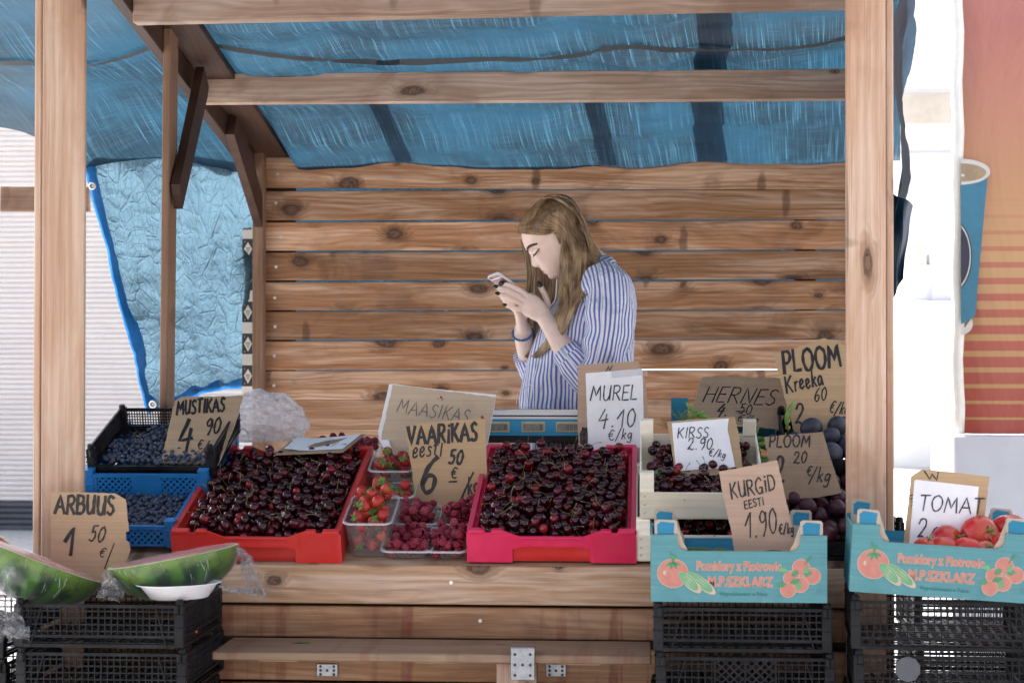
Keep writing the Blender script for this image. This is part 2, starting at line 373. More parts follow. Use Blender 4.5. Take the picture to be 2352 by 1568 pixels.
# printed advertising banner on the right
def banner_mat():
    t = T('banner_print'); x, y, z = t.xyz(t.co())
    g = t.n('MapRange', {0: z, 1: 0., 2: 1.62}).outputs[0]         # 0 at the lower edge of the print, 1 at the frame top
    base = t.ramp(g, [(0., (.50, .28, .115)), (.38, (.56, .33, .16)), (.52, (.54, .28, .15)), (.72, (.51, .22, .15)), (.86, (.48, .18, .145)), (1., (.49, .20, .175))])
    fr = t.m('FRACT', t.m('MULTIPLY', z, 17.6))
    duty = t.m('MULTIPLY_ADD', g, -1.55, .90)
    st = t.ss(t.m('SUBTRACT', duty, fr), -.03, .03)
    red = t.ramp(g, [(0., (.40, .045, .048)), (.3, (.45, .11, .085)), (.5, (.53, .24, .13))])
    k = t.mix(t.m('MULTIPLY', t.m('MULTIPLY', st, t.ss(g, .58, .36)), .85), base, red)
    wr = t.noise(t.vec(t.m('MULTIPLY', x, 2.5), 0, t.m('MULTIPLY', z, 1.1)), 1, 4, .5, 1.2)
    return t.end(t.pbr(k, .38, t.bump(wr, .5, .06)))
YN = 6.6
a0, top = P(2203, 996, YN), P(2203, -160, YN)
r = thing('banner_stand', 'orange striped banner with a blue coffee cup print, at the right edge', 'banner', (a0.x, YN, 0))
b = MB(); rows = []
for i in range(25):
    z = (top.z-a0.z)*i/24; row = []
    for j in range(21):
        x = .9*j/20; row.append(V(x, -.012*math.sin(x*9+z*1.3)-.02*sm(0, .05, x)+.03, z))
    rows.append(row)
b.grid(rows); b.grid([[p+V(0, .03, 0) for p in q] for q in rows]); 
bp = b.build('banner', banner_mat(), r, True, False, Matrix.Translation((a0.x, YN, a0.z)))
M_edge = simple('white_hem', (.90, .88, .80), .6, .05, 20)
b = MB(); b.tube([V(a0.x, YN+.02, a0.z+i*(top.z-a0.z)/20) + V(.004*math.sin(i*1.7), 0, 0) for i in range(21)], .021, 10); b.build('hem', M_edge, r, True)
M_base = simple('pale_grey_base', (.62, .64, .69), .5, .05, 2)
b = MB(); b.cbox(a0.x-.022, a0.x+.9, YN-.03, YN+.5, 0, a0.z-.003, .006); b.build('base_panel', M_base, r)
# the printed cup: flat shapes just in front of the print
M_cup = simple('cup_blue_print', (.045, .20, .30), .4, .08, 6); M_cupw = simple('cup_white_print', (.66, .64, .60), .4, .05, 9)
M_cof = simple('coffee_print', (.37, .27, .17), .4, .15, 14); M_navy = simple('badge_print', (.035, .035, .06), .4, .1, 9)
def bn(px, py):                                                      # zoomed photograph pixels of the cup to a point on the print
    vx, vy = (2180+px/3.409)*.9408, (380+py/3.409)*.9408; return P(vx, vy, YN-.012)
def bshape(bm, pts, off, mi):
    bm.add([bn(x, y)+V(0, -off, 0) for x, y in pts], [tuple(range(len(pts)))[::-1]], mi)
def ell(cx, cy, rx, ry, n=40, a0=0, a1=360): return [(cx+rx*math.cos(rad(a0+(a1-a0)*i/n)), cy+ry*math.sin(rad(a0+(a1-a0)*i/n))) for i in range(n+1)]
L = 566
clip = lambda pts: [(max(x, L), y) for x, y in pts]
b = MB()
bshape(b, [(L, 245), (650, 225), (790, 160), (765, 420), (730, 800), (700, 1150), (686, 1330), (630, 1375), (L, 1400)][::-1], .001, 0)
bshape(b, clip(ell(570, 1400, 95, 88, 30, -30, 120)), .0005, 1)
bshape(b, clip(ell(560, 135, 250, 108)), .002, 1); bshape(b, clip(ell(560, 142, 215, 76)), .003, 2); bshape(b, clip(ell(575, 165, 22, 12)), .0034, 1)
bshape(b, clip(ell(500, 835, 156, 295)), .004, 3); bshape(b, clip(ell(500, 835, 147, 284)), .005, 1); bshape(b, clip(ell(500, 835, 137, 268)), .006, 3)
b.build('cup_print', [M_cup, M_cupw, M_cof, M_navy], r)

# ------------------------------------------------------------------ the wooden stall
st = thing('market_stall', 'wooden market stall of brown boards with posts, rafters, back wall and slatted front', 'market stall', (-.4, 5.5, 0))
def board(name, a, b_, w, t, mat, up=(0, 0, 1), c=.0025, par=None):
    a, b_ = Vector(a), Vector(b_); x = (b_-a).normalized(); y = Vector(up).cross(x).normalized(); z = x.cross(y)
    M = Matrix((x, y, z)).transposed().to_4x4(); M.translation = (a+b_)/2; Lh = (b_-a).length/2
    b = MB(); b.cbox(-Lh, Lh, -t/2, t/2, -w/2, w/2, min(c, t*.2)); return b.build(name, mat, par or st, False, False, M)
def upright(name, x0, x1, Y0, Y1, z0, z1, mat, lean=0.):            # x0, x1 are photograph columns at the front face
    a, c_ = P(x0, 800, Y0).x, P(x1, 800, Y0).x
    return board(name, (((a+c_)/2)-lean, (Y0+Y1)/2, z0), ((a+c_)/2, (Y0+Y1)/2, z1), c_-a, Y1-Y0, mat, (-1, 0, 0))
upright('post', 97.5, 195, 4.52, 4.536, 0, 2.55, W_post, .006); upright('post_board', 80, 96, 4.535, 4.66, 0, 2.55, W_post, .008)
upright('post', 1943.5, 2035, 4.52, 4.536, 0, 2.55, W_post); upright('post_board', 2036.5, 2053, 4.535, 4.66, 0, 2.55, W_post)
SL = -.174
def zr(Y): return 2.294+SL*(Y-4.966)                                  # underside of the rafters
def rafter(name, X0, X1, Y0, Y1, dz0, dz1, mat):
    board(name, ((X0+X1)/2, Y0, zr(Y0)+(dz0+dz1)/2), ((X0+X1)/2, Y1, zr(Y1)+(dz0+dz1)/2), X1-X0, dz1-dz0, mat, (1, 0, 0))
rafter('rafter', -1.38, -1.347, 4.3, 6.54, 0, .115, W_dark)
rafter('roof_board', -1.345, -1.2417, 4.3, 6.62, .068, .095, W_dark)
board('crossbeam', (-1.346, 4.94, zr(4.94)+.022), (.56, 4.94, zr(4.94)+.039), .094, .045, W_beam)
a, c_ = P(460, 206, 5.715), P(2010, 194.5, 5.715)
board('crossbeam', a, c_, .090, .045, W_beam)
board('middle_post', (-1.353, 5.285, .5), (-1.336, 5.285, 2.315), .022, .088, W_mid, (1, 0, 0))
def plank_yz(name, poly, x0, x1, mat, endmat=None):
    o = MB(); cx = sum(q[0] for q in poly)/len(poly); cz = sum(q[1] for q in poly)/len(poly)
    lo, hi = min(poly, key=lambda q: q[1]), max(poly, key=lambda q: q[1])
    d = V(0, hi[0]-lo[0], hi[1]-lo[1]).normalized(); yv = V(1, 0, 0); zv = d.cross(yv)
    M = Matrix((d, yv, zv)).transposed().to_4x4(); M.translation = V((x0+x1)/2, cx, cz); Mi = M.inverted()
    pts = [Mi @ V(x, q[0], q[1]) for x in (x0, x1) for q in poly]; n = len(poly)
    o.add(pts, [tuple(range(n)), tuple(range(2*n-1, n-1, -1))], 0)
    o.add(pts, [(i, i+n, (i+1) % n+n, (i+1) % n) for i in range(n)], 0)
    if endmat: o.m[3] = 1
    return o.build(name, [mat, endmat or mat], st, False, False, M)
b1 = plank_yz('brace', [(5.236, 1.876), (5.53, 2.25), (5.59, 2.20), (5.575, 2.165), (5.27, 1.81)], -1.323, -1.298, W_dark)
b2 = plank_yz('brace', [(6.56, 1.80), (6.60, 1.87), (6.13, 2.19), (6.08, 2.187), (6.03, 2.108)][::-1], -1.346, -1.318, W_dark, W_end)
YBK = 6.55
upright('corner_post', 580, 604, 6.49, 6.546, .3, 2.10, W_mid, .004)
bounds = [(362, 431, 372, 429), (440, 505.5, 437, 503), (512, 575, 508, 571.5), (581, 643, 577, 640), (649, 711.5, 646, 709), (716.5, 779, 714, 776.5), (784.5, 848.5, 781, 845), (852.5, 917, 849.5, 915.5), (918.2, 985, 916.7, 982), (986, 1052, 983, 1050)]
screws = [(638, 400), (634, 466), (645, 545), (634, 613), (631, 684), (632, 750), (630, 817), (629, 885), (630, 950), None]
for (l0, l1, r0, r1), sc in zip(bounds, screws):
    a, c_ = P(605, (l0+l1)/2, YBK+.011), P(1943, (r0+r1)/2, YBK+.011)
    e = (c_-a).normalized(); a2 = a-e*.02; c2 = c_+e*.13
    bd = board('back_board', a2, c2, (l1-l0+2.6)/667.5, .022, W_back)
    if sc:
        q = P(*sc, YBK); b = MB(); b.tube([q+V(0, -.0015, 0), q+V(0, .004, 0)], .0052, 10, 0, True); b.tube([q+V(0, -.0017, 0), q+V(0, -.0016, 0)], .0016, 6, 1); b.build('screw', [M_screw, M_ink], bd)
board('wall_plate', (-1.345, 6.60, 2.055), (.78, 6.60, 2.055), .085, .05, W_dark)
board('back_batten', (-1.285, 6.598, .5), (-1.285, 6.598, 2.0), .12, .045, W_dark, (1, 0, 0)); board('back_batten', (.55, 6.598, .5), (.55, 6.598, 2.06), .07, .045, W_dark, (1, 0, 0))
board('corner_post', (.78, 6.52, .3), (.78, 6.52, 2.1), .06, .055, W_beam, (1, 0, 0))
# battens that lie on top of the tarp and show as dark bands through it
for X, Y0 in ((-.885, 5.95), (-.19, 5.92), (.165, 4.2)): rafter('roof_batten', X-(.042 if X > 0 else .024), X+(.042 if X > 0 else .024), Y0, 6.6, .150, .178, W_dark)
# side rail behind the left post
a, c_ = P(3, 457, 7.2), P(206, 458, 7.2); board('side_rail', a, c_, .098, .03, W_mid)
# the slatted front
fr = [(1291, 1379.5, W_front, 4.588), (1384, 1456, W_stain, 4.600), (1475+2, 1554, W_stain, 4.600), (1558.5, 1642, W_stain, 4.600)]
for y0, y1, mt, Y in fr:
    a, c_ = P(196, (y0+y1)/2, Y+.012), P(1985, (y0+y1)/2, Y+.012); c_.z = a.z
    board('front_board', a, c_, (y1-y0)/949., .022, mt)
for q in ((1102, 1421), (1117, 1514-93)): pass
b = MB()
for x, y, Y in ((1103, 1425, 4.6), (1036, 1337, 4.588)):
    q = P(x, y, Y); b.tube([q+V(0, -.0015, 0), q+V(0, .004, 0)], .0045, 10)
b.build('screw', M_screw, st)
# sloping counter and a level shelf behind it
zf, zb_ = P(900, 1291, 4.6).z, P(900, 1004, 5.26).z - .0
TILT = math.atan2(.180, .57)
def zt(Y): return zf-.004+math.tan(TILT)*(Y-4.60)
b = MB(); M = Matrix.Translation((0, 0, 0))
for k in range(7):
    y0 = 4.60+k*.094; y1 = y0+.090; b.cbox(-1.42, .50, y0, y1, 0, .02, .002)
for i, v in enumerate(b.v): b.v[i] = (v[0], v[1], zt(v[1])-.022+v[2])
b.build('counter', W_front, st)
ZSH = zt(5.27)
b = MB(); b.cbox(-1.33, .60, 5.262, 5.56, ZSH-.03, ZSH-.004); b.build('counter_shelf', W_beam, st)
for X in (-1.30, .42): board('counter_leg', (X, 5.2, 0), (X, 5.2, ZSH-.04), .05, .06, W_dark, (1, 0, 0))
# bench board on steel angles
b_ = [P(486, 1511, 4.35), P(1496, 1511, 4.35)]
z1 = P(900, 1501, 4.35).z; z0 = z1-.019
xa, xb = b_[0].x, b_[1].x
bo = board('shelf', ((xa), 4.467, (z0+z1)/2), (xb, 4.467, (z0+z1)/2), .229, .019, W_bench, (0, 1, 0))
for x0, x1 in ((596, 690), (956, 1048), (1288, 1380)):
    a, c_ = P(x0, 1525, 4.45).x, P(x1, 1525, 4.45).x; board('shelf_block', (a, 4.50, z0-.0075), (c_, 4.50, z0-.0075), .012, .16, W_end)
def plate(x0, x1, y0, y1, Y, lip=0):
    a, c_ = P(x0, y1, Y), P(x1, y0, Y); b = MB(); b.cbox(a.x, c_.x, Y-.003, Y-.0003, a.z, c_.z, .0008)
    if lip: b.cbox(a.x, c_.x, Y-.003, Y+lip, c_.z-.0004, c_.z+.0024, .0008)
    for i in range(3):
        for j in range(3):
            if (i+j*2) % 4 == 1: continue
            q = V(a.x+(c_.x-a.x)*(.18+.32*i), Y-.0032, a.z+(c_.z-a.z)*(.15+.33*j)); b.tube([q+V(0, -.0002, 0), q], .0035, 10, 1)
    b.build('steel_plate', [M_steel, M_ink], st)
plate(1173, 1228, 1488, 1560, 4.347, .06); plate(728, 776, 1524, 1551, 4.597); plate(1254, 1300, 1524, 1552, 4.597)
a, c_ = P(1140, 1560, 4.36), P(1232, 1560, 4.36); board('shelf_leg', ((a.x+c_.x)/2, 4.40, 0), ((a.x+c_.x)/2, 4.40, z0-.001), c_.x-a.x, .07, W_beam, (-1, 0, 0))
# striped strip with white diamonds hanging by the back corner
M_cream = simple('cream_print', (.80, .77, .70), .6, .05, 30); M_dkprint = simple('black_print', (.03, .03, .035), .5, .2, 30)
YS = 6.62
b = MB(); ys = [522, 548.5, 595, 620, 667, 692.5, 740, 765.5, 813, 838.5, 887, 908]
for i in range(11):
    a, c_ = P(556.5-.4*i/5, ys[i+1], YS), P(584, ys[i], YS); b.box(a.x, c_.x, YS, YS+.006, a.z, c_.z, i % 2)
    if i % 2:
        cx, cy = 569.5, (ys[i]+ys[i+1])/2+1; q = [P(cx+dx, cy+dy, YS-.0008) for dx, dy in ((-9.5, -1), (0, 17), (9.5, -1), (0, -17))]; b.add(q, [(0, 1, 2, 3)], 0)
        for j, row in enumerate(((-4.2, -1.4, 1.4, 4.2), (-2.8, 0, 2.8), (-1.4, 1.4), (0,))):
            for dx in row: q = P(cx+dx, cy-3+j*3.4, YS-.0012); b.tube([q, q+V(0, .0003, 0)], .0018, 6, 1)
        for dx, dy in ((-8, -17), (-8, 17)): q = P(cx+dx, cy+dy, YS-.001); b.tube([q+V(0, 0, -.003), q+V(.002, 0, .003)], .0007, 5, 0)
tag(b.build('striped_strip', [M_cream, M_dkprint]), 'narrow black and cream strip with white grape diamonds beside the back corner post', 'decor strip')
# ------------------------------------------------------------------ blue tarpaulin
def tarp_mat(name, crumple=0., thin=1.):
    t = T(name); u, v, _ = t.xyz(t.n('UVMap').outputs[0])
    wob = t.noise(t.vec(t.m('MULTIPLY', u, 1.5), t.m('MULTIPLY', v, 1.5), 0), 1, 2)
    uu = t.m('MULTIPLY_ADD', v, -.10, t.m('MULTIPLY_ADD', wob, .02, u))
    vv = t.m('MULTIPLY_ADD', u, .13, v)
    th = t.noise(t.vec(t.m('MULTIPLY', uu, 300), t.m('MULTIPLY', vv, 3.), 0), 1, 2, .6)
    tw = t.noise(t.vec(t.m('MULTIPLY', uu, 8.), t.m('MULTIPLY', vv, 330), 3), 1, 2, .6)
    big = t.noise(t.vec(t.m('MULTIPLY', u, 2.2), t.m('MULTIPLY', v, 3.), 1), 1, 4, .6)
    f = t.m('MULTIPLY_ADD', t.ss(tw, .50, .8), .38, t.ss(th, .50, .82))
    f = t.m('MULTIPLY', f, t.ss(big, .28, .6, .35, 1.))
    dark = t.ss(big, .62, .35)
    if crumple:
        vo = t.n('TexVoronoi', {'Vector': t.vec(t.m('MULTIPLY_ADD', wob, .6, t.m('MULTIPLY', u, 15)), t.m('MULTIPLY', v, 15), 0), 'Scale': 1}, feature='DISTANCE_TO_EDGE').outputs[0]
        v2 = t.n('TexVoronoi', {'Vector': t.vec(t.m('MULTIPLY', u, 38), t.m('MULTIPLY', v, 34), 0), 'Scale': 1}, feature='DISTANCE_TO_EDGE').outputs[0]
        cr = t.m('ADD', t.ss(vo, 0, .07), t.m('MULTIPLY', t.ss(v2, 0, .10), .5))
        tc = t.mix(t.m('MULTIPLY', f, .7), (.055, .10, .138), (.11, .165, .205)); dc = t.mix(f, (.095, .165, .21), (.16, .24, .29))
        nrm = t.bump(cr, .6, .008)
    else:
        tc = t.mix(dark, (.008, .017, .026), (.010, .036, .061)); tc = t.mix(t.m('MULTIPLY', f, .62), tc, (.070, .195, .29)); dc = t.mix(f, (.010, .032, .058), (.03, .085, .135))
        nrm = t.bump(t.m('ADD', th, tw), .25, .003)
    s1 = t.n('BsdfTranslucent', {'Color': tc}).outputs[0]
    s2 = t.pbr(dc, .42, nrm, Specular_IOR_Level=.35)
    if crumple: t.put(s1.node.inputs['Normal'], nrm)
    return t.end(t.n('MixShader', {0: .62 if crumple else .55*thin, 1: s2, 2: s1}).outputs[0])
M_tarp = tarp_mat('blue_tarp'); M_curt = tarp_mat('crumpled_pale_tarp', 1.)
def hem_mat():
    t = T('tarp_hem'); c = t.co(); f = t.noise(c, 60, 3); k = t.mix(f, (.01, .12, .40), (.03, .25, .62))
    return t.end(t.n('MixShader', {0: .45, 1: t.pbr(k, .45), 2: t.n('BsdfTranslucent', {'Color': t.mix(f, (.01, .09, .30), (.03, .18, .42))}).outputs[0]}).outputs[0])
M_hem = hem_mat()
M_seam = simple('tarp_seam', (.02, .028, .035), .7, .2, 40)
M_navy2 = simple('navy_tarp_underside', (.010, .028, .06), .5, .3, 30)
tp = thing('tarpaulin', 'blue woven tarpaulin stretched over the stall as roof, with a crumpled side curtain', 'tarpaulin', (-.4, 5.4, 2.3))
def roofz(X, Y):
    z = zr(Y)+.108
    back = sm(5.9, 6.5, Y)
    inner = sm(-1.26, -1.20, X)
    z -= inner*.075*back                                            # drops in front of the back wall
    sag = math.sin(math.pi*min(max((Y-4.3)/2.2, 0), 1))
    z -= inner*(.035*sag*(.6+.4*math.sin(X*5.2+1.1)))
    for bx in (-.885, -.19, .165): z += inner*.03*math.exp(-((X-bx)/.10)**2)*(.5+.5*sag)
    z += .020*fbm(V(X*1.6, Y*3.4, .3))*inner + .010*math.sin(Y*19+2.2*math.sin(X*2.3))*inner + .006*math.sin(Y*47+5*math.sin(X*1.7)+X*4)*inner*noise.noise(V(X*2, Y*2, 7))*2
    if X < -1.383: z -= .098*sm(5.85, 6.42, Y)*sm(-2.02, -1.88, X)
    left = sm(-1.40, -1.75, X)
    z -= left*(.075*math.exp(-((X+1.90)/.17)**2)*sm(5.3, 6.2, Y) - .01 + .03*left*sag)
    z += left*.022*math.sin(Y*9+X*7+2*math.sin(X*5))+left*.012*fbm(V(X*3, Y*5, 2))
    return z
def yend(X): return 6.22+.30*sm(-1.85, -1.40, X)+ (.06*sm(-1.4, -1.2, X))
b = MB(); rows = []; uv = []
NX, NY = 150, 110
for j in range(NY+1):
    row = []; ur = []
    for i in range(NX+1):
        Y = 3.7+(yend(-1)-3.7)*j/NY; X = -2.55+(.615+.13*max(0, Y-4.6)+2.55)*i/NX; Y = 3.7+(yend(X)-3.7)*j/NY
        row.append(V(X, Y, roofz(X, Y))); ur.append((X, Y))
    rows.append(row); uv.append(ur)
b.grid(rows, 0, uv); b.build('roof_sheet', M_tarp, tp, True)
# dark seam running across the roof sheet
def on_roof(x, y, dz=-.006):
    lo, hi = 4.2, 6.5; d = ray(x, y)
    for _ in range(40):
        m = (lo+hi)/2; p = CAM+d*(m/d.y)
        if p.z > roofz(p.x, m): hi = m
        else: lo = m
    return V(p.x, p.y, roofz(p.x, p.y)+dz)
def seam(pts, w):
    b = MB(); c = crom([on_roof(x, y) for x, y in pts], 8); rows = [[p+V(0, -w, .0)+V(0, 0, roofz(p.x, p.y-w)-roofz(p.x, p.y)), p+V(0, w, roofz(p.x, p.y+w)-roofz(p.x, p.y))] for p in c]
    b.grid(rows); b.build('seam', M_seam, tp, True)
seam([(475, 96), (560, 112), (690, 130), (800, 136), (960, 138), (1110, 132), (1220, 132), (1330, 122), (1390, 108), (1465, 103), (1545, 111), (1700, 110), (1800, 108), (1880, 98), (1985, 72)], .013)
seam([(-60, 140), (40, 141), (90, 144), (200, 146), (270, 132), (345, 106)], .016)
# back sheet hanging behind the board wall
def hang(name, f, nu, nv, mat, u0=0., v0=0.):
    b = MB(); rows = []; uv = []
    for j in range(nv+1):
        row = []; ur = []
        for i in range(nu+1):
            p, q = f(i/nu, j/nv); row.append(p); ur.append((q[0]+u0, q[1]+v0))
        rows.append(row); uv.append(ur)
    b.grid(rows, 0, uv); return b.build(name, mat, tp, True)
def back_f(u, v):
    X = -1.24+2.05*u; zb = 1.352+.012*math.sin(X*4)-.05*sm(-.3, -1.1, X); z = 2.08+(zb-2.08)*v
    return V(X, 6.66+.02*fbm(V(X*3, z*3, 1)), z), (X, z)
hang('back_sheet', back_f, 60, 30, M_tarp)
# crumpled side curtain at the left
cl = crom([P(186, 300, 6.30), P(200, 392, 6.22), P(228, 520, 6.25), P(252, 600, 6.28), P(284, 740, 6.3), (P(318, 850, 6.3)), P(346, 950, 6.3)], 6)
cr_ = crom([P(604, 262, 6.60), P(600, 350, 6.56), P(592, 600, 6.66), P(585, 760, 6.70), P(580, 884, 6.72)], 6)
def at(c, v): k = v*(len(c)-1); i = min(int(k), len(c)-2); return c[i].lerp(c[i+1], k-i)
def curtain(u, v):
    a, c_ = at(cl, v), at(cr_, v); p = a.lerp(c_, u)
    p.z += .030*math.sin(u*math.pi)*v - .02*math.sin(math.pi*u)*(1-v)
    k = sm(0, .22, v); dx = V(c_.x-a.x, c_.y-a.y, 0).normalized(); nn = V(dx.y, -dx.x, 0)
    r1 = noise.noise(V(p.x*17, p.z*17, 1)); r2 = noise.noise(V(p.x*36, p.z*33, 4)); r3 = noise.noise(V(p.x*5, p.z*4, 9))
    p += nn*(k*(.006*max(0, 1-5*abs(noise.noise(V(p.x*9+.8*r1, p.z*8, 3))))+.004*max(0, 1-5*abs(r1))+.002*max(0, 1-4*abs(r2)))+.05*r3+.012*math.sin(u*26+4*v+3*r3)*k)
    fold = math.exp(-((u*2.2-v*2.6+.08)/.16)**2)*sm(.4, .0, v); p += nn*.02*fold
    if v < .08: p += nn*(.03*math.sin(v/.08*math.pi)*(1 if u > .02 else 0))
    return p, (u*.85, v*.95)
hang('side_curtain', curtain, 110, 150, M_curt)
b = MB(); rows = []
for i in range(41):
    v = i/40; a, _ = curtain(0, v); q, _ = curtain(.03+.03*sm(0, .3, v), v); q = a+(q-a).normalized()*(.030+.018*sm(.3, .9, v)); rows.append([a+V(-.006, -.004, 0), a.lerp(q, .5)+V(0, -.012, 0), q+V(0, -.006, 0)])
b.grid(rows); rows = []
for i in range(41):
    u = .22+.78*i/40; a, _ = curtain(u, 1); c2, _ = curtain(u, .965+.015*math.sin(i*.5)); rows.append([a+V(0, -.008, -.012), c2+V(0, -.012, 0)])
b.grid(rows); hm = b.build('hem', M_hem, tp, True)
for x, y, Y in ((212, 427, 6.19), (351, 928, 6.23)):
    b = MB(); q = P(x, y, Y); ring = [q+V(.010*math.cos(t_*math.pi/8), 0, .010*math.sin(t_*math.pi/8)) for t_ in range(17)]; b.tube(ring, .0035, 6, 0, False); b.tube([q+V(0, .001, 0), q+V(0, .002, 0)], .007, 10, 0); b.build('eyelet', M_screw, hm, True)
# tarp edge hanging at the right of the right post
def right_f(u, v):
    z = 2.46+(1.86-.16*(1-u)-2.46)*v; Y = 4.72+1.6*u; X = .608+.016*math.sin(v*9+1)+.012*fbm(V(v*4, u*3, 0))+.024*(1-v)
    return V(X+.24*u, Y, z), (Y, z)
hang('side_flap', right_f, 30, 40, M_tarp)
def right_g(u, v):
    xs = [(2047, 440), (2105, 468), (2078, 640), (2047, 690)]
    tp_ = P(xs[0][0]+(xs[1][0]-xs[0][0])*u, xs[0][1]+(xs[1][1]-xs[0][1])*u, 4.75); bt = P(xs[3][0]+(xs[2][0]-xs[3][0])*u, xs[3][1]+(xs[2][1]-xs[3][1])*u, 4.75)
    p = tp_.lerp(bt, v); p.y += .05*u+.02*math.sin(u*7+v*3)+.01*math.sin(v*11); return p, (u*.1, v*.3)
hang('corner_flap', right_g, 20, 30, M_tarp)
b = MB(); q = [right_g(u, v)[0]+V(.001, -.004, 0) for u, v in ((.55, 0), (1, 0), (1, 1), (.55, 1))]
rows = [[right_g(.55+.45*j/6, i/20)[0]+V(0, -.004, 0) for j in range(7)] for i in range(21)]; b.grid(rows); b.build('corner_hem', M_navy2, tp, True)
# ------------------------------------------------------------------ crates
def grid_wall(b, L, h, M, nx, nz, bar, t, diam=False, rails=True, z0=.0):
    """lattice panel in local x (0..L), z (z0..h), thickness t along y"""
    def bx(x0, x1, za, zb, e=0.): b.box(x0, x1, -e, t+e, za, zb, 0, M)
    bx(0, L, h-.007, h, .001); bx(0, L, z0, z0+.006, .001)
    secs = [(0, .31), (.31, .5), (.5, .69), (.69, 1)]
    for i in range(1, nz):
        z = z0+(h-z0)*i/nz
        if not diam: bx(0, L, z-bar/2, z+bar/2)
        else:
            for a, c in (secs[0], secs[3]): bx(L*a, L*c, z-bar/2, z+bar/2)
    for i in range(nx+1):
        x = L*i/nx; big = i % 6 == 0
        if diam and .33 < i/nx < .67: continue
        w = bar*.75 if not big else bar*1.0
        bx(x-w/2, x+w/2, z0+.006, h-.007, .0006 if not big else .0018)
    if diam:
        for a in (.31, .5, .69): bx(L*a-.002, L*a+.002, z0+.006, h-.007, .0018)
        for a, c in (secs[1], secs[2]):
            X0, X1 = L*a+.002, L*c-.002; p = .0185; H = h-z0-.012
            k = -6
            while X0+k*p < X1+.1:
                for sg in (1, -1):
                    pts = []
                    for q in (0, 1):
                        pts.append((X0+k*p+(q*H*1.05 if sg > 0 else H-q*H*1.05), z0+.006+q*H))
                    (xa, za), (xb, zb) = pts
                    # clip to the section
                    def cl(xv): return za+(zb-za)*(xv-xa)/(xb-xa)
                    A, B = (xa, za), (xb, zb)
                    if xa > xb: A, B = B, A
                    if B[0] <= X0 or A[0] >= X1: continue
                    if A[0] < X0: A = (X0, cl(X0))
                    if B[0] > X1: B = (X1, cl(X1))
                    d = V(B[0]-A[0], 0, B[1]-A[1])
                    if d.length < .004: continue
                    nrm = V(-d.z, 0, d.x).normalized()*(bar*.62); e = .0004*sg
                    vs = [V(A[0], y, A[1])+nrm*s for y in (-e+.001, t+e-.001) for s in (1, -1)]+[V(B[0], y, B[1])+nrm*s for y in (-e+.001, t+e-.001) for s in (1, -1)]
                    b.add([M @ q for q in vs], [(0, 1, 3, 2), (4, 6, 7, 5), (0, 4, 5, 1), (2, 3, 7, 6), (0, 2, 6, 4), (1, 5, 7, 3)])
                k += 1
def rotz(a): return Matrix.Rotation(a, 4, 'Z')
def TR(x, y, z): return Matrix.Translation((x, y, z))
def mesh_crate(name, label, W, D, H, mat, M, diam=False, group=None, low=0., nx=24, nz=5, bar=.0032, floor=True):
    r = thing(name, label, 'crate', (0, 0, 0), (0, 0, 0), group)
    ph = H-.012
    for nm, m, L in (('front_panel', TR(-W/2+.02, .003, 0), W-.04), ('back_panel', TR(-W/2+.02, D-.006, 0), W-.04), ('side_panel', TR(-W/2+.006, .02, 0) @ rotz(math.pi/2), D-.04), ('side_panel', TR(W/2-.003, .02, 0) @ rotz(math.pi/2), D-.04)):
        b = MB(); n = nx if 'side' not in nm else int(nx*D/W)
        grid_wall(b, L, (ph-low if nm == 'front_panel' else ph), m, n, nz, bar, .003, diam, z0=.022 if not low else .012)
        b.box(0, L, -.002, .005, 0, .008, 0, m)
        if nm == 'front_panel':
            for s in (0, 1):
                x0, x1 = (.045, .018) if not s else (L-.045, L-.018); h_ = ph-low
                b.box(-.0012, .0012, -.0045, -.0032, 0, h_-.006, 0, m @ Matrix(((1, 0, (x0-x1)/h_, x1), (0, 1, 0, 0), (0, 0, 1, 0), (0, 0, 0, 1))))
        b.build(nm, mat, r, False, True)
    if floor:
        b = MB()
        n = 15
        for i in range(n+1): x = -W/2+.01+(W-.02)*i/n; b.box(x-.004, x+.004, .006, D-.006, .008, .012)
        for i in range(11): y = .01+(D-.02)*i/10; b.box(-W/2+.01, W/2-.01, y-.004, y+.004, .0085, .0115)
        b.build('crate_floor', mat, r, False, True)
    for sx in (-1, 1):
        for sy in (0, 1):
            b = MB(); x = sx*(W/2-.011); y = .011+sy*(D-.022)
            b.cbox(x-.011, x+.011, y-.0115, y+.0115, 0, H-.012, .002)
            b.cbox(x-.013, x+.013, y-.013, y+.013, H-.034, H-.031, .001); b.cbox(x-.013, x+.013, y-.013, y+.013, H*.42, H*.42+.002, .0008)
            b.tube([V(x, y, H-.014), V(x, y, H-.004), V(x, y, H)], [.0095, .009, .007], 12)
            b.tube([V(x-sx*.004, y-(.0135 if not sy else -.0135), H-.030), V(x-sx*.004, y-(.0135 if not sy else -.0135), H-.012)], .006, 10)
            b.build('corner_post', mat, r, False, True)
    r.matrix_basis = M
    return r
def crate_M(xl, xr, ybase, Y, W=None, tilt=0., yaw=0.):              # front bottom corners in the photograph -> matrix and width
    a, c = P(xl, ybase, Y), P(xr, ybase, Y); W = W or (c.x-a.x)
    return TR((a.x+c.x)/2, Y, a.z) @ rotz(yaw) @ Matrix.Rotation(tilt, 4, 'X'), W
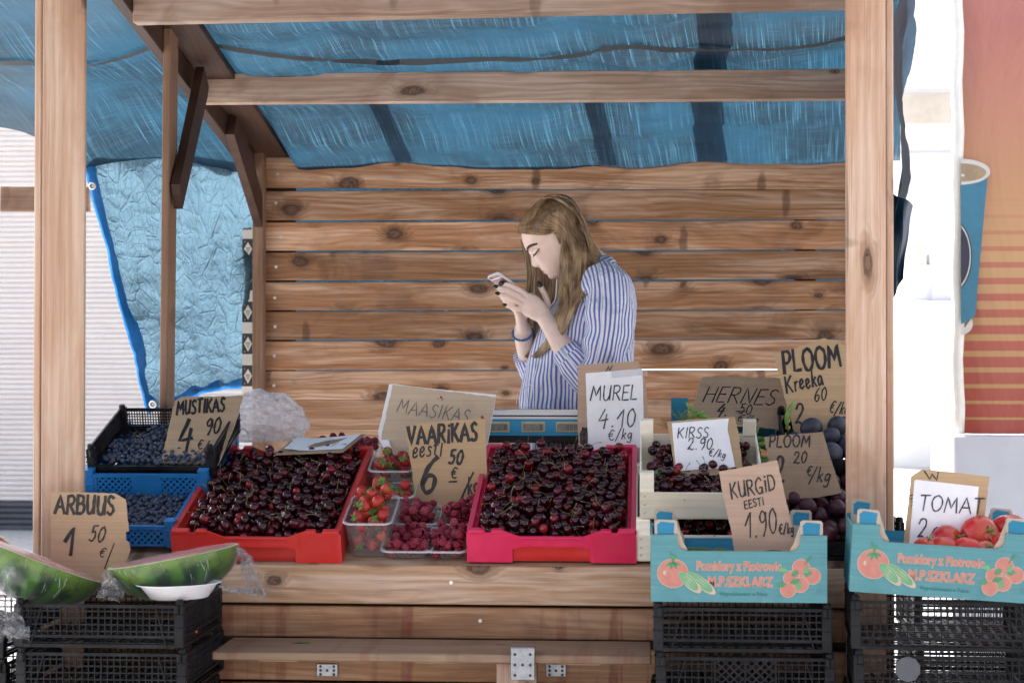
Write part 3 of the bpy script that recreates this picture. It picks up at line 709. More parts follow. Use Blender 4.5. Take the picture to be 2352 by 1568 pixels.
def stack(x0, x1, ytop, Y, H, D, names, group, yaw=0., n=7, diam2=False, dx=(0, 6, -3, 4, 0, 0, 0)):
    tops = P((x0+x1)/2, ytop, Y); W = P(x1, ytop, Y).x-P(x0, ytop, Y).x
    pr = mesh_crate('plastic_crate', names[0], W, D, H, M_black, TR(0, 0, 0), False, group)
    pd = mesh_crate('plastic_crate', names[1], W, D, H, M_black, TR(0, 0, 0), True, group) if diam2 else None
    z = tops.z-H
    for i in range(n):
        M = TR(tops.x+dx[i]*.001, Y, z) @ rotz(yaw+.004*((i*7) % 3-1))
        if i == 0: pr.matrix_basis = M
        elif i == 1 and pd: pd.matrix_basis = M
        else: copy_tree(pr, M, names[i] if i < len(names) else names[-1])
        z -= H-.0002
    return tops
G1 = 'black lattice crates stacked in front of the stall'
low_ = 'black lattice crate low in the stack under the '
stack(30, 421, 1376, 4.20, .1085, .385, ['topmost black lattice crate, directly under the watermelon halves', 'second black lattice crate from the top, under the watermelon stack'] + [low_+'watermelons']*5, G1)
stack(1500, 1911, 1384, 4.21, .1085, .36, ['topmost black lattice crate, directly under the box of cucumbers', 'black crate with diamond lattice in its middle, second under the cucumber box'] + [low_+'cucumber box']*5, G1, 0, 7, True)
stack(1955, 2370, 1369, 4.17, .118, .36, ['topmost black lattice crate, directly under the box of tomatoes', 'second black lattice crate below the tomato box, with a grey disc on its front'] + [low_+'tomato box']*5, G1, rad(-3.5), 6)
stack(-395, 8, 1400, 4.24, .1085, .385, ['black lattice crate cut off by the left picture edge, beside the watermelon stack'] + [low_+'picture edge at far left']*6, G1)
q = P(2085, 1536, 4.15); b = MB(); b.tube([q+V(0, -.002, 0), q+V(0, .002, 0)], [.0275, .0275], 10); tag(b.build('grey_disc', simple('dull_grey_disc', (.10, .105, .115), .6)), 'flat grey disc on the front of the lower crate under the tomatoes', 'disc')
q = P(494, 1439, 4.40); b = MB(); b.cbox(-.0035, .0035, -.001, .001, -.014, .014, .0008, 0, TR(q.x-.035, q.y-.04, q.z) @ rotz(rad(70))); tag(b.build('orange_tag', simple('orange_tag', (.85, .16, .04), .5)), 'small orange tag on the side of the crate under the watermelons', 'tag')

# red crates of cherries
def red_crate(name, label, mat, matin, M, W=.42, D=.60):
    r = thing(name, label, 'crate'); H, HM, HR = .083, .066, .042
    h = W/2
    prof = [(-h, 0), (-h, H-.006), (-h*.985, H-.006), (-h*.97, H), (-h*.79, H), (-h*.77, H-.006), (-h*.72, H-.006), (-h*.70, H), (-h*.58, H), (-h*.36, HM)]
    prof = prof + [(-x, z) for x, z in prof[::-1]]
    def wall(name_, y0, t, par):
        b = MB(); lo = [(-h, 0), (-h*.46, 0), (-h*.46, HR-.008), (-h*.36, HR), (h*.36, HR), (h*.46, HR-.008), (h*.46, 0), (h, 0)]
        left = [p for p in prof if p[0] <= -h*.46]; 
        b.prism([(-h, 0)]+left[1:]+[(-h*.46, HM+(H-HM)*.45), (-h*.46, 0)], TR(0, y0, 0), t)
        right = [(-x, z) for x, z in [(-h, 0)]+left[1:]+[(-h*.46, HM+(H-HM)*.45), (-h*.46, 0)]][::-1]
        b.prism(right, TR(0, y0, 0), t)
        up = [(-h*.46, HR-.008), (-h*.46, HM+(H-HM)*.45), (-h*.36, HM), (h*.36, HM), (h*.46, HM+(H-HM)*.45), (h*.46, HR-.008), (h*.36, HR), (-h*.36, HR)]
        b.prism(up, TR(0, y0+.0002, 0), t-.0004)
        # rim lip
        b.cbox(-h*.37, h*.37, y0-.003, y0+t+.002, HM-.0045, HM+.001, .0012)
        for s in (-1, 1):
            b.cbox(min(s*h*.785, s*h*.985), max(s*h*.785, s*h*.985), y0-.003, y0+t+.012, H-.0075, H+.0008, .0015)
            b.cbox(min(s*h*.585, s*h*.705), max(s*h*.585, s*h*.705), y0-.002, y0+t+.010, H-.0075, H+.0006, .0015)
        for i in range(26):                                          # fluted right block
            x = h*.49+(h*.49)*i/26; b.box(x, x+.0018, y0-.0014, y0+.001, .003, H-.010)
        # slanted edge of the recess
        for s in (-1, 1):
            b.prism([(s*h*.46, HR-.008), (s*h*.36, HR), (s*h*.36, HR+.0025), (s*h*.46, HR-.0055)][::s], TR(0, y0-.0022, 0), .004)
        b.box(-h*.36, h*.36, y0-.0022, y0+.001, HR, HR+.0025)
        o = b.build(name_, mat, par, False, True)
        b = MB(); y = y0+.009
        b.box(-h*.46, h*.46, y, y+.003, .0115, HR-.003)
        n = 22
        for i in range(n): x = -h*.46+(h*.92)*i/n; b.box(x, x+.0125, y+.0003, y+.0027, 0, .0115); 
        for i in range(n-4): x = -h*.37+(h*.74)*i/(n-4); b.box(x, x+.011, y+.0003, y+.0027, HR-.003, HR+.002)
        b.build('recess_panel', matin, o, False, True)
        return o
    wall('front_wall', 0, .006, r); wall('back_wall', D-.016, .006, r)
    for s in (-1, 1):
        b = MB(); x = s*h
        rows = [[V(x-s*.0, .004, 0), V(x-s*.0, D-.012, 0)], [V(x, .004, H-.006), V(x, D-.012, H-.006)], [V(x-s*.001, .004, H), V(x-s*.001, D-.012, H)], [V(x-s*.013, .004, H), V(x-s*.013, D-.012, H)], [V(x-s*.014, .004, H-.004), V(x-s*.014, D-.012, H-.004)], [V(x-s*.022, .004, .005), V(x-s*.022, D-.012, .005)]]
        b.grid(rows)
        for i in range(60): y = .03+(D-.06)*i/60; b.box(min(x-s*.0142, x-s*.0225), max(x-s*.0142, x-s*.0225), y, y+.003, .01, H-.012)
        b.build('side_wall', matin if mat is M_red else mat, r, False, True)
    b = MB(); b.box(-h+.006, h-.006, .012, D-.015, .002, .006); b.build('crate_floor', matin, r, False, True)
    r.matrix_basis = M; return r
M_redin = plastic('red_plastic_inside', (.54, .03, .024), .35)
MR1, _ = crate_M(392, 790, 1290, 4.605, .42, TILT); MR2, _ = crate_M(1073, 1462, 1290, 4.605, .411, TILT)
red_crate('red_crate', 'bright red plastic crate of dark cherries left of the strawberry punnets', M_red, M_redin, MR1)
red_crate('red_crate', 'pinkish red plastic crate of dark cherries below the MUREL sign', M_pink, M_red, MR2, .411)

# blue crates and black crate of blueberries
def diamond_wall(b, L, h, M, z0=.004):
    def bx(x0, x1, za, zb, e=0.): b.box(x0, x1, -e, .0035+e, za, zb, 0, M)
    bx(0, L, h-.010, h, .002); bx(0, L, z0, z0+.006, .001); bx(L*.40, L*.60, z0, h-.008)
    for a, c in ((.0, .40), (.60, 1.)):
        X0, X1 = L*a, L*c; bx(X0, X0+.012, z0, h-.008, .0005); bx(X1-.010, X1, z0, h-.008, .0005)
        p = .0165; Hh = h-z0-.014; k = -5
        while X0+k*p < X1+.08:
            for sg in (1, -1):
                xa, xb = (X0+k*p, X0+k*p+Hh) if sg > 0 else (X0+k*p+Hh, X0+k*p); za, zb = z0+.005, z0+.005+Hh
                A, B = ((xa, za), (xb, zb)) if xa < xb else ((xb, zb), (xa, za))
                sl = (B[1]-A[1])/(B[0]-A[0])
                if B[0] <= X0+.01 or A[0] >= X1-.008: continue
                if A[0] < X0+.01: A = (X0+.01, A[1]+sl*(X0+.01-A[0]))
                if B[0] > X1-.008: B = (X1-.008, B[1]+sl*(X1-.008-B[0]))
                d = V(B[0]-A[0], 0, B[1]-A[1])
                if d.length < .003: continue
                nr = V(-d.z, 0, d.x).normalized()*.0026; e = .0003*sg
                vs = [V(A[0], y, A[1])+nr*s for y in (.0005-e, .003+e) for s in (1, -1)]+[V(B[0], y, B[1])+nr*s for y in (.0005-e, .003+e) for s in (1, -1)]
                b.add([M @ q for q in vs], [(0, 1, 3, 2), (4, 6, 7, 5), (0, 4, 5, 1), (2, 3, 7, 6), (0, 2, 6, 4), (1, 5, 7, 3)])
            k += 1
def blue_crate(name, label, M, W, D=.39, H=.072, hf=.058):
    r = thing(name, label, 'crate')
    for nm, m, L, h in (('front_panel', TR(-W/2+.02, .002, 0), W-.04, hf), ('back_panel', TR(-W/2+.02, D-.006, 0), W-.04, hf), ('side_panel', TR(-W/2+.006, .02, 0) @ rotz(math.pi/2), D-.04, H-.01), ('side_panel', TR(W/2-.003, .02, 0) @ rotz(math.pi/2), D-.04, H-.01)):
        b = MB(); diamond_wall(b, L, h, m); b.build(nm, M_blue, r, False, True)
    b = MB(); b.box(-W/2+.01, W/2-.01, .01, D-.01, .001, .004); b.build('crate_floor', M_blue, r, False, True)
    for sx in (-1, 1):
        for sy in (0, 1):
            b = MB(); x = sx*(W/2-.012); y = .012+sy*(D-.024)
            b.cbox(x-.012, x+.012, y-.012, y-.008, 0, H, .001); b.cbox(x-.012, x+.012, y+.008, y+.012, 0, H, .001)
            b.cbox(x-.012, x-.0085, y-.0078, y+.0078, 0, H-.002, .001); b.cbox(x+.0085, x+.012, y-.0078, y+.0078, 0, H-.002, .001)
            for zz in (.02, .045, H-.003): b.cbox(x-.0135, x+.0135, y-.0135, y+.0135, zz, zz+.003, .001)
            b.build('corner_post', M_blue, r, False, True)
    r.matrix_basis = M; return r
MB1, WB1 = crate_M(101, 404, 1256, 4.64, None, TILT)
MB2, WB2 = crate_M(198, 480, 1150, 4.87, None, TILT)
blue_crate('blue_crate', 'blue plastic crate with diamond holes, lower front one of the blueberries', MB1, WB1)
blue_crate('blue_crate', 'blue plastic crate with diamond holes, under the black blueberry crate', MB2, WB2, .39, .085, .075)
MB3 = MB2 @ TR(.008, .027, .062); WB3 = WB2+.012
bk = mesh_crate('plastic_crate', 'black plastic crate of blueberries behind the MUSTIKAS sign', WB3, .335, .082, M_black, MB3, False, None, .046, 40, 7, .0022)

# white poplar crates
def slat_crate(name, label, M, W=.30, D=.395, H=.135):
    r = thing(name, label, 'crate')
    for sx in (-1, 1):
        for sy in (0, 1):
            b = MB(); x = sx*(W/2-.0165-.001); y = .014+sy*(D-.028)
            b.cbox(x-.0165, x+.0165, y-.010, y+.010, .0, H, .0012)
            b.build('corner_post', W_pale, r, False, True)
    for nm, y0, h in (('front_slat', 0, .070), ('back_slat', D-.005, .075)):
        b = MB(); b.cbox(-W/2, W/2, y0, y0+.0042, .004, h, .0006)
        for s in (-1, 1):
            for zz in (.016, .036, .058): b.tube([V(s*(W/2-.012)-.0012, y0-.0006, zz), V(s*(W/2-.012)+.0012, y0-.0006, zz+.004)], .0007, 5, 1)
        b.build(nm, [W_pale, M_ink], r, False, True)
    for s in (-1, 1):
        b = MB(); b.cbox(min(s*W/2, s*(W/2-.004)), max(s*W/2, s*(W/2-.004)), .0048, D-.0055, .005, .082, .0006); b.build('side_slat', W_pale, r, False, True)
    b = MB()
    for i in range(5): y = .006+i*.077; b.cbox(-W/2+.005, W/2-.005, y, y+.066, -.0005, .003, .0005)
    b.build('floor_slats', W_pale, r, False, True)
    r.matrix_basis = M; return r
MP1, WP1 = crate_M(1461, 1752, 1290, 4.608, None, TILT); slat_crate('wooden_crate', 'white poplar crate of cherries, lower one behind the cucumber box', MP1, WP1, .395, .108)
MP2 = MP1 @ TR(.006, .004, .1085); WP2 = WP1-.006; slat_crate('wooden_crate', 'white poplar crate of cherries, upper one holding the KIRSS sign', MP2, WP2, .40, .118)

# printed cardboard boxes
M_pr = simple('salmon_print', (.60, .24, .19), .75, .08, 50); M_pg = simple('green_print', (.10, .30, .15), .75, .12, 50); M_pc = simple('cream_line_print', (.60, .48, .36), .75, .06, 50); M_pd = simple('dark_teal_print', (.012, .15, .15), .75, .1, 50); M_pl = simple('leaf_print', (.17, .42, .22), .75, .1, 50)
def text_mesh(s, size, bold=0.):
    cu = bpy.data.curves.new('lettering_source', 'FONT'); cu.body = s; cu.size = size; cu.offset = bold; cu.align_x = 'CENTER'
    o = bpy.data.objects.new('lettering_source', cu); COL.objects.link(o)
    dg = bpy.context.evaluated_depsgraph_get(); me = bpy.data.meshes.new_from_object(o.evaluated_get(dg))
    vs = [v.co.copy() for v in me.vertices]; fs = [tuple(p.vertices) for p in me.polygons]
    bpy.data.objects.remove(o); bpy.data.curves.remove(cu); bpy.data.meshes.remove(me); return vs, fs
def put_text(b, s, size, x, z, y, mi, bold=0., wid=None, serif=False):
    vs, fs = text_mesh(s, size, bold)
    mx = max(v.x for v in vs)-min(v.x for v in vs); k = wid/mx if wid else 1.
    b.add([V(x+v.x*k, y, z+v.y) for v in vs], fs, mi)
def disc(b, cx, cz, rx, rz, y, mi, n=28, rot=0.):
    b.add([V(cx+rx*math.cos(a)*math.cos(rot)-rz*math.sin(a)*math.sin(rot), y, cz+rx*math.cos(a)*math.sin(rot)+rz*math.sin(a)*math.cos(rot)) for a in [2*math.pi*i/n for i in range(n)]], [tuple(range(n))[::-1]], mi)
def leaf(b, cx, cz, L_, w, rot, y, mi):
    pts = []
    for i in range(17):
        t_ = i/16; pts.append((t_*L_, w*math.sin(math.pi*t_)*(1+.25*math.sin(t_*28))))
    pts += [(x, -z) for x, z in pts[::-1]]
    b.add([V(cx+x*math.cos(rot)-z*math.sin(rot), y, cz+x*math.sin(rot)+z*math.cos(rot)) for x, z in pts], [tuple(range(len(pts)))[::-1]], mi)
def veg_box(name, label, M, W, D=.30, hc=.150, hm=.112, cut=.155):
    """shallow printed tray: front panel cut low in its middle, folded corner towers"""
    r = thing(name, label, 'box'); h = W/2; t = .0045
    xm = h*.585
    prof = [(-h, 0), (-h, hc-.003), (-h*.70, hc-.002), (-h*.70, hm+.020)]
    for i in range(7): a = math.pi+math.pi/2*i/6; prof.append((-xm+.0+.022*math.cos(a)-.0, hm+.020+.020*math.sin(a)))
    prof = prof+[(-x, z) for x, z in prof[::-1]]
    b = MB(); b.prism(prof, TR(0, 0, 0), t); o = b.build('front_panel', [M_teal], r, False, True)
    b = MB(); top = [(x, z) for x, z in prof if z > 0]                # pale cut edge of the cardboard
    for (xa, za), (xb, zb) in zip(top, top[1:]):
        d = V(xb-xa, 0, zb-za)
        if d.length < .001: continue
        nn = V(-d.z, 0, d.x).normalized()*.0006
        b.add([V(xa, .0002, za)+nn, V(xb, .0002, zb)+nn, V(xb, t-.0002, zb)+nn, V(xa, t-.0002, za)+nn], [(0, 1, 2, 3)])
    b.build('cut_edge', M_cardraw, o, False, True)
    b = MB(); b.prism(prof, TR(0, D-t, 0), t); b.build('back_panel', M_tealin, r, False, True)
    for s in (-1, 1):
        b = MB(); b.cbox(min(s*h, s*(h-t)), max(s*h, s*(h-t)), t+.0003, D-t-.0003, 0, hc-.012, .0006); b.build('side_panel', M_teal, r, False, True)
        for sy in (0, 1):                                             # folded corner tower, raw inside, teal torn paper outside
            y = (t+.001) if not sy else (D-t-.011); x0, x1 = sorted((s*(h*.955), s*(h*.70))); b = MB()
            b.prism([(x0, .02), (x0, hc+.026), (x0+.006, hc+.030), (x1-.004, hc+.029), (x1, hc+.024), (x1, .02)], TR(0, y, 0), .009)
            b.prism([(s*h*.70, .02), (s*h*.70, hc+.020), (s*h*.655, hc-.004), (s*h*.63, hm+.018), (s*h*.585, hm+.004), (s*h*.585, .02)][::s], TR(0, y+.002, 0), .004)
            b.add([V(x0+.006, y-.0006, hc-.004), V(x1-.008, y-.0006, hc-.006), V(x1-.006, y-.0006, hc+.023), V(x0+.013, y-.0006, hc+.026), V(x0+.005, y-.0006, hc+.019)], [(0, 1, 2, 3, 4)], 1)
            b.build('corner_tower', [M_cardraw, M_tealin], r, False, True)
    b = MB(); b.box(-h+t, h-t, t, D-t, .0005, .004); b.build('box_floor', M_cardraw, r, False, True)
    # print
    b = MB(); e = -.0006; k = W/.392
    X = lambda vx: (vx-1697)/1035*k
    Z = lambda vy: (1383-vy)/1035
    put_text(b, 'Pomidory z Piotrowic', .0275, X(1697), Z(1310), e, 2, .0017, .189*k); put_text(b, 'Pomidory z Piotrowic', .0275, X(1697), Z(1310), e*1.4, 0, .0008, .187*k)
    put_text(b, 'M.P.SZKLARZ', .029, X(1700), Z(1346), e, 2, .0018, .1465*k); put_text(b, 'M.P.SZKLARZ', .029, X(1700), Z(1346), e*1.4, 0, .001, .144*k)
    put_text(b, 'Wyprodukowano w Polsce', .0125, X(1708), Z(1368), e, 3, 0, .107*k)
    b.build('printed_lettering', [M_pr, M_pg, M_pc, M_pd], o, False, True)
    b = MB()
    def tom(x, y, r_, i): disc(b, X(x), Z(y), r_+.0013, r_*.93+.0013, e-i*.00012, 2); disc(b, X(x), Z(y), r_, r_*.93, e-.00006-i*.00012, 0)
    tom(1545, 1318, .0335, 0); disc(b, X(1526), Z(1317), .0035, .005, e*1.5, 2)
    for a in (-150, -110, -60, -25, 70): leaf(b, X(1545), Z(1292), .019, .0032, rad(a), e*1.55, 1)
    b.add([V(X(x), e*1.6, Z(y)) for x, y in ((1543, 1292), (1548, 1291), (1546, 1276), (1540, 1269), (1536, 1268), (1541, 1278))], [tuple(range(6))], 1)
    for (x0, y0, x1, y1), i in (((1582, 1318, 1640, 1362), 6), ((1562, 1318, 1606, 1359), 7)):
        cx, cy = (x0+x1)/2, (y0+y1)/2; L_ = math.hypot(x1-x0, y1-y0)/1035*k/2+.003; rot = -math.atan2(y1-y0, x1-x0)
        disc(b, X(cx), Z(cy), L_+.001, .0118, e-i*.0001, 2, 28, rot); disc(b, X(cx)-.004*math.cos(rot), Z(cy)-.004*math.sin(rot), L_-.004, .0106, e-.00005-i*.0001, 4, 28, rot)
        for q in (-.55, 0, .5):
            n_ = V(-math.sin(rot), 0, math.cos(rot))*.0106*q; d = V(math.cos(rot), 0, math.sin(rot)); c0 = V(X(cx), e-.00009-i*.0001, Z(cy))+n_-d*.004; ll = L_*.72*(1-.35*abs(q))
            b.add([c0-d*ll, c0-n_.normalized()*.0009 if q else c0+V(0, 0, -.0009), c0+d*ll, c0+(n_.normalized()*.0009 if q else V(0, 0, .0009))], [(0, 1, 2, 3)], 2)
    b.build('printed_picture', [M_pr, M_pg, M_pc, M_pd, M_pl], o, False, True); b = MB()
    for i, (x, y, r_) in enumerate(((1840, 1303, .0185), (1818, 1327, .017), (1865, 1322, .0185), (1838, 1342, .0175), (1810, 1354, .0165))): tom(x, y, r_, i)
    for x, y, L_, a in ((1838, 1330, .024, 200), (1845, 1318, .02, 10), (1812, 1312, .023, 165), (1806, 1340, .02, 190), (1840, 1335, .022, 240), (1848, 1316, .016, 60), (1835, 1310, .02, 215)): leaf(b, X(x), Z(y), L_, .006, rad(a), e*2.2-.00005*(a % 7), 1 if a % 3 else 4)
    b.add([V(X(x), e*2.4, Z(y)) for x, y in ((1846, 1298), (1850, 1296), (1860, 1284), (1864, 1276), (1860, 1275), (1855, 1284))], [tuple(range(6))], 1)
    b.build('printed_picture', [M_pr, M_pg, M_pc, M_pd, M_pl], o, False, True)
    r.matrix_basis = M; return r
def box_M(xl, xr, yl, yr, Y, yaw=0., roll=0.):
    a, c = P(xl, yl, Y), P(xr, yr, Y); m = (a+c)/2
    return TR(m.x, Y, m.z) @ rotz(yaw) @ Matrix.Rotation(roll, 4, 'Y'), (c-a).length
MC, WC = box_M(1495, 1900, 1382.5, 1382.5, 4.205); veg_box('cardboard_box', 'teal printed cardboard box of cucumbers with the KURGID sign in it', MC, WC)
MT, WT = box_M(1952, 2362, 1356, 1387, 4.165, rad(-3.5), rad(3.1)); veg_box('cardboard_box', 'teal printed cardboard box of red tomatoes at the right, holding the TOMAT sign', MT, WT)
# pea box at the back (seen from its open side)
a, c = P(1541, 985, 5.05), P(1800, 1005, 5.05)
r = thing('cardboard_box', 'teal cardboard box of green pea pods under the HERNES sign', 'box', ((a.x+c.x)/2, 5.05, 1.17)); MH = TR((a.x+c.x)/2, 5.05, zt(5.05)+.02) @ Matrix.Rotation(TILT, 4, 'X'); WH = c.x-a.x
h = WH/2
for nm, x0, x1, y0, y1, z0, z1, mt in (('front_panel', -h, h, 0, .004, 0, .035, M_teal), ('back_panel', -h, h, .30, .304, 0, .06, M_tealin), ('side_panel', -h, -h+.004, .004, .30, 0, .06, M_tealin), ('side_panel', h-.004, h, .004, .30, 0, .055, M_teal), ('corner_tower', -h+.004, -h+.05, .285, .298, .02, .145, M_tealin), ('corner_tower', h-.03, h-.004, .01, .022, .02, .062, M_cardraw)):
    b = MB(); b.cbox(x0, x1, y0, y1, z0, z1, .0008, 0, MH); b.build(nm, mt, r)
# black plum crates at the right
MK1, WK1 = crate_M(1790, 2036, 1284, 4.64, None, TILT*.6); mesh_crate('plastic_crate', 'black crate of plums at the foot, half hidden behind the right post', WK1, .36, .095, M_black, MK1, False, None, .04, 26, 4, .006)
MK2, WK2 = crate_M(1792, 2034, 1236, 4.72, None, TILT*.8); MK2 = MK2 @ TR(0, 0, .012); mesh_crate('plastic_crate', 'black crate of reddish plums below the second PLOOM sign', WK2, .36, .085, M_black, MK2, False, None, .05, 26, 4, .007)
MK3, WK3 = crate_M(1800, 2020, 1104, 5.0, None, TILT); mesh_crate('plastic_crate', 'black crate of dark blue plums in front of the PLOOM Kreeka sign', WK3, .30, .105, M_black, MK3, False, None, .04, 20, 4, .009)
# a black crate standing behind the tomato box
MK4, WK4 = crate_M(2057, 2079, 1240, 4.75, .40, 0); mesh_crate('plastic_crate', 'black crate end showing right of the right post, behind the tomato box', .40, .30, .11, M_black, TR(P(2078, 1240, 4.75).x-.20, 4.75, P(2078, 1290, 4.75).z))

for i in range(5):                                                    # more black crates standing behind the tomato stack
    pass
GB = 'black lattice crates standing behind the tomato stack'
pb_ = mesh_crate('plastic_crate', 'black lattice crate standing behind the tomato stack', .42, .34, .11, M_black, TR(.87, 4.74, .70), False, GB)
for i in range(1, 7): copy_tree(pb_, TR(.87+.004*(i % 3), 4.74, .70-.1102*i))
# ------------------------------------------------------------------ fruit
rng = np.random.default_rng(11)
def pack(w, d, r, n, base=None, k=7, jit=.12, cx=0., cy=None):
    """drop n balls into a w x d tray (x centred, y from 0), each settling at the lowest of k spots"""
    X = np.zeros((n, 4)); m = 0
    for i in range(n):
        ri = r*(1+jit*(rng.random()*2-1)); best = None
        for _ in range(k):
            x, y = (rng.random()-.5)*(w-2*ri), ri+rng.random()*(d-2*ri)
            z = (base(x, y) if base else 0.)+ri
            if m:
                dd = (X[:m, 0]-x)**2+(X[:m, 1]-y)**2; s = (X[:m, 3]+ri)*.97; q = s*s-dd; ok = q > 0
                if ok.any(): z = max(z, (X[:m, 2][ok]+np.sqrt(q[ok])).max())
            if best is None or z < best[2]: best = (x, y, z, ri)
        X[m] = best; m += 1
    return X
def exposed(X, f=1.25):
    out = np.ones(len(X), bool)
    for i in range(len(X)):
        d = (X[:, 0]-X[i, 0])**2+(X[:, 1]-X[i, 1])**2
        if ((d < (f*X[i, 3])**2) & (X[:, 2] > X[i, 2]+.6*X[i, 3])).any(): out[i] = False
    return out
def rrot(): return Euler((random.uniform(0, 6.28), random.uniform(0, 6.28), random.uniform(0, 6.28))).to_matrix().to_4x4()
def fruit_mat(name, cols, rough=.22, isl=False, bloom=None, spec=.5, speck=None, coat=0.):
    t = T(name); r = t.isl() if isl else t.rnd(); c = t.co()
    n1 = t.noise(c, 60 if not isl else 45, 3); f = t.m('MULTIPLY_ADD', t.m('SUBTRACT', n1, .5), .35, r)
    k = t.ramp(f, [(i/(len(cols)-1), q) for i, q in enumerate(cols)])
    rg = rough
    if bloom:
        b_ = t.ss(t.noise(c, 130, 3, .5), .25, .6); k = t.mix(t.m('MULTIPLY', b_, bloom[0]), k, bloom[1]); rg = t.m('MULTIPLY_ADD', b_, .35, rough)
    if speck: k = t.mix(t.ss(t.noise(c, 700, 1), .66, .72, 0, .6), k, speck)
    return t.end(t.pbr(k, rg, None, Specular_IOR_Level=spec, Coat_Weight=coat, Coat_Roughness=.08))
CH = [(.015, .001, .004), (.038, .002, .006), (.022, .001, .005), (.085, .003, .010), (.018, .001, .005), (.25, .009, .016)]
M_ch, M_chs = fruit_mat('cherry_skin', CH, .13, False, None, .42, None, .15), fruit_mat('cherry_skin_mass', CH, .13, True, None, .42, None, .15)
M_stem = simple('cherry_stem', (.19, .18, .06), .6, .35, 90)
BB = [(.012, .018, .034), (.025, .036, .066), (.016, .02, .035), (.045, .065, .11)]
BL = (.8, (.105, .13, .19))
M_bb, M_bbs = fruit_mat('blueberry_skin', BB, .5, False, BL, .3), fruit_mat('blueberry_skin_mass', BB, .5, True, BL, .3)
RB = [(.20, .012, .032), (.29, .028, .055), (.17, .008, .025), (.36, .06, .09)]
M_rb = fruit_mat('raspberry_skin', RB, .38, False, None, .4); M_rbs = fruit_mat('raspberry_skin_mass', RB, .38, True, None, .4)
PLM = [(.035, .006, .014), (.075, .010, .018), (.028, .006, .016), (.11, .014, .022)]
M_plr = fruit_mat('red_plum_skin', PLM, .22, False, (.22, (.14, .07, .10)), .5)
M_plb = fruit_mat('blue_plum_skin', [(.012, .013, .022), (.022, .022, .036), (.016, .012, .018)], .3, False, (.45, (.085, .095, .135)), .45)
M_leaf = simple('leaf_green', (.075, .17, .03), .5, .4, 60); M_cal = simple('calyx_green', (.15, .25, .05), .55, .4, 80)
def seedmat():
    t = T('strawberry_skin'); c = t.co(); r = t.rnd()
    vo = t.n('TexVoronoi', {'Vector': c, 'Scale': 230, 'Randomness': .55}).outputs['Distance']
    k = t.ramp(t.m('MULTIPLY_ADD', t.m('SUBTRACT', t.noise(c, 50, 2), .5), .5, r), [(0, (.26, .004, .012)), (.5, (.38, .010, .014)), (.85, (.46, .022, .016)), (1., (.54, .07, .025))])
    k = t.mix(t.ss(vo, .26, .14), k, (.66, .30, .08))
    return t.end(t.pbr(k, .28, t.bump(t.ss(vo, .1, .5), .7, .002), Specular_IOR_Level=.5))
M_str = seedmat()

def cherry_geo(b, mi=0, M=None, nu=12, nv=9, r=1.):
    def fn(p):
        q = math.hypot(p.x, p.y); z = p.z-.26*math.exp(-(q/.34)**2)*(1 if p.z > 0 else 0)
        return V(p.x*1.04, p.y*.97, z*.93)
    b.ball((0, 0, 0), r, nu, nv, mi, fn, M)
def stem_geo(b, r, M, mi=0, L=.036):
    a = random.uniform(0, 6.28); c = random.uniform(.3, 1.)
    pts = [V(0, 0, r*.62)]+[V(math.cos(a)*c*L*(t_**1.8), math.sin(a)*c*L*(t_**1.8), r*.62+L*t_*(1-.22*c*t_)) for t_ in (.25, .5, .75, 1.)]
    b.tube([M @ p for p in pts], [.0008, .00055, .00055, .0007, .0013], 5, mi)
chproto = []
for i in range(6):
    b = MB(); cherry_geo(b, 0, None, 14, 10, .0118); me = b.mesh('cherry', M_ch, True) if i == 0 else chproto[0][0]
    sb = None
    if i: b = MB(); stem_geo(b, .0118, Matrix.Identity(4), 0, random.uniform(.028, .042)); sb = b.mesh('stem', M_stem, True)
    chproto.append((me, sb))
def inst(name, me, M, label, cat, group, kids=()):
    o = bpy.data.objects.new(name, me); COL.objects.link(o); o.matrix_basis = M; tag(o, label, cat, group)
    for n_, m_ in kids:
        c = bpy.data.objects.new(n_, m_); COL.objects.link(c); c.parent = o
    return o
def pick(sets, N):
    """which balls become objects of their own: the exposed ones nearest the camera"""
    allx = []
    for si, (M, X, lab) in enumerate(sets):
        ex = exposed(X)
        for i in range(len(X)):
            if ex[i]:
                p = M @ V(*X[i, :3]); allx.append(((p-CAM).length/X[i, 3], si, i))
    allx.sort(); ch = {}
    for _, si, i in allx[:N]: ch.setdefault(si, set()).add(i)
    return ch
mound = lambda w, d, h0, h1: (lambda x, y: h0+h1*(1-(2*x/w)**4)*(1-(2*y/d-1)**4))
in1 = MR1 @ TR(0, .014, 0); in2 = MR2 @ TR(0, .014, 0)
c1 = pack(.372, .56, .0124, 760, lambda x, y: .008+.012*sm(.1, .3, y)*sm(-.18, -.05, x)); c2 = pack(.364, .56, .0124, 760, lambda x, y: .012+.010*sm(-.18, 0, x))
c3 = pack(WP1-.03, .38, .0122, 300, lambda x, y: .012); c4 = pack(WP2-.03, .385, .0122, 215, lambda x, y: max(.004, .045-.35*y)+.035*sm(-.05, -.13, x)*sm(.12, .25, y)+.02*sm(.05, .13, x)*sm(.12, .25, y))
CHS = [(in1, c1, 'dark red cherry in the bright red crate left of the punnets'), (in2, c2, 'dark red cherry in the pinkish red crate below the MUREL sign'),
       (MP1 @ TR(0, .006, 0), c3, 'dark red cherry in the lower white wooden crate'), (MP2 @ TR(0, .006, 0), c4, 'dark red cherry in the upper white wooden crate')]
own = pick(CHS, 300)
mass = MB()
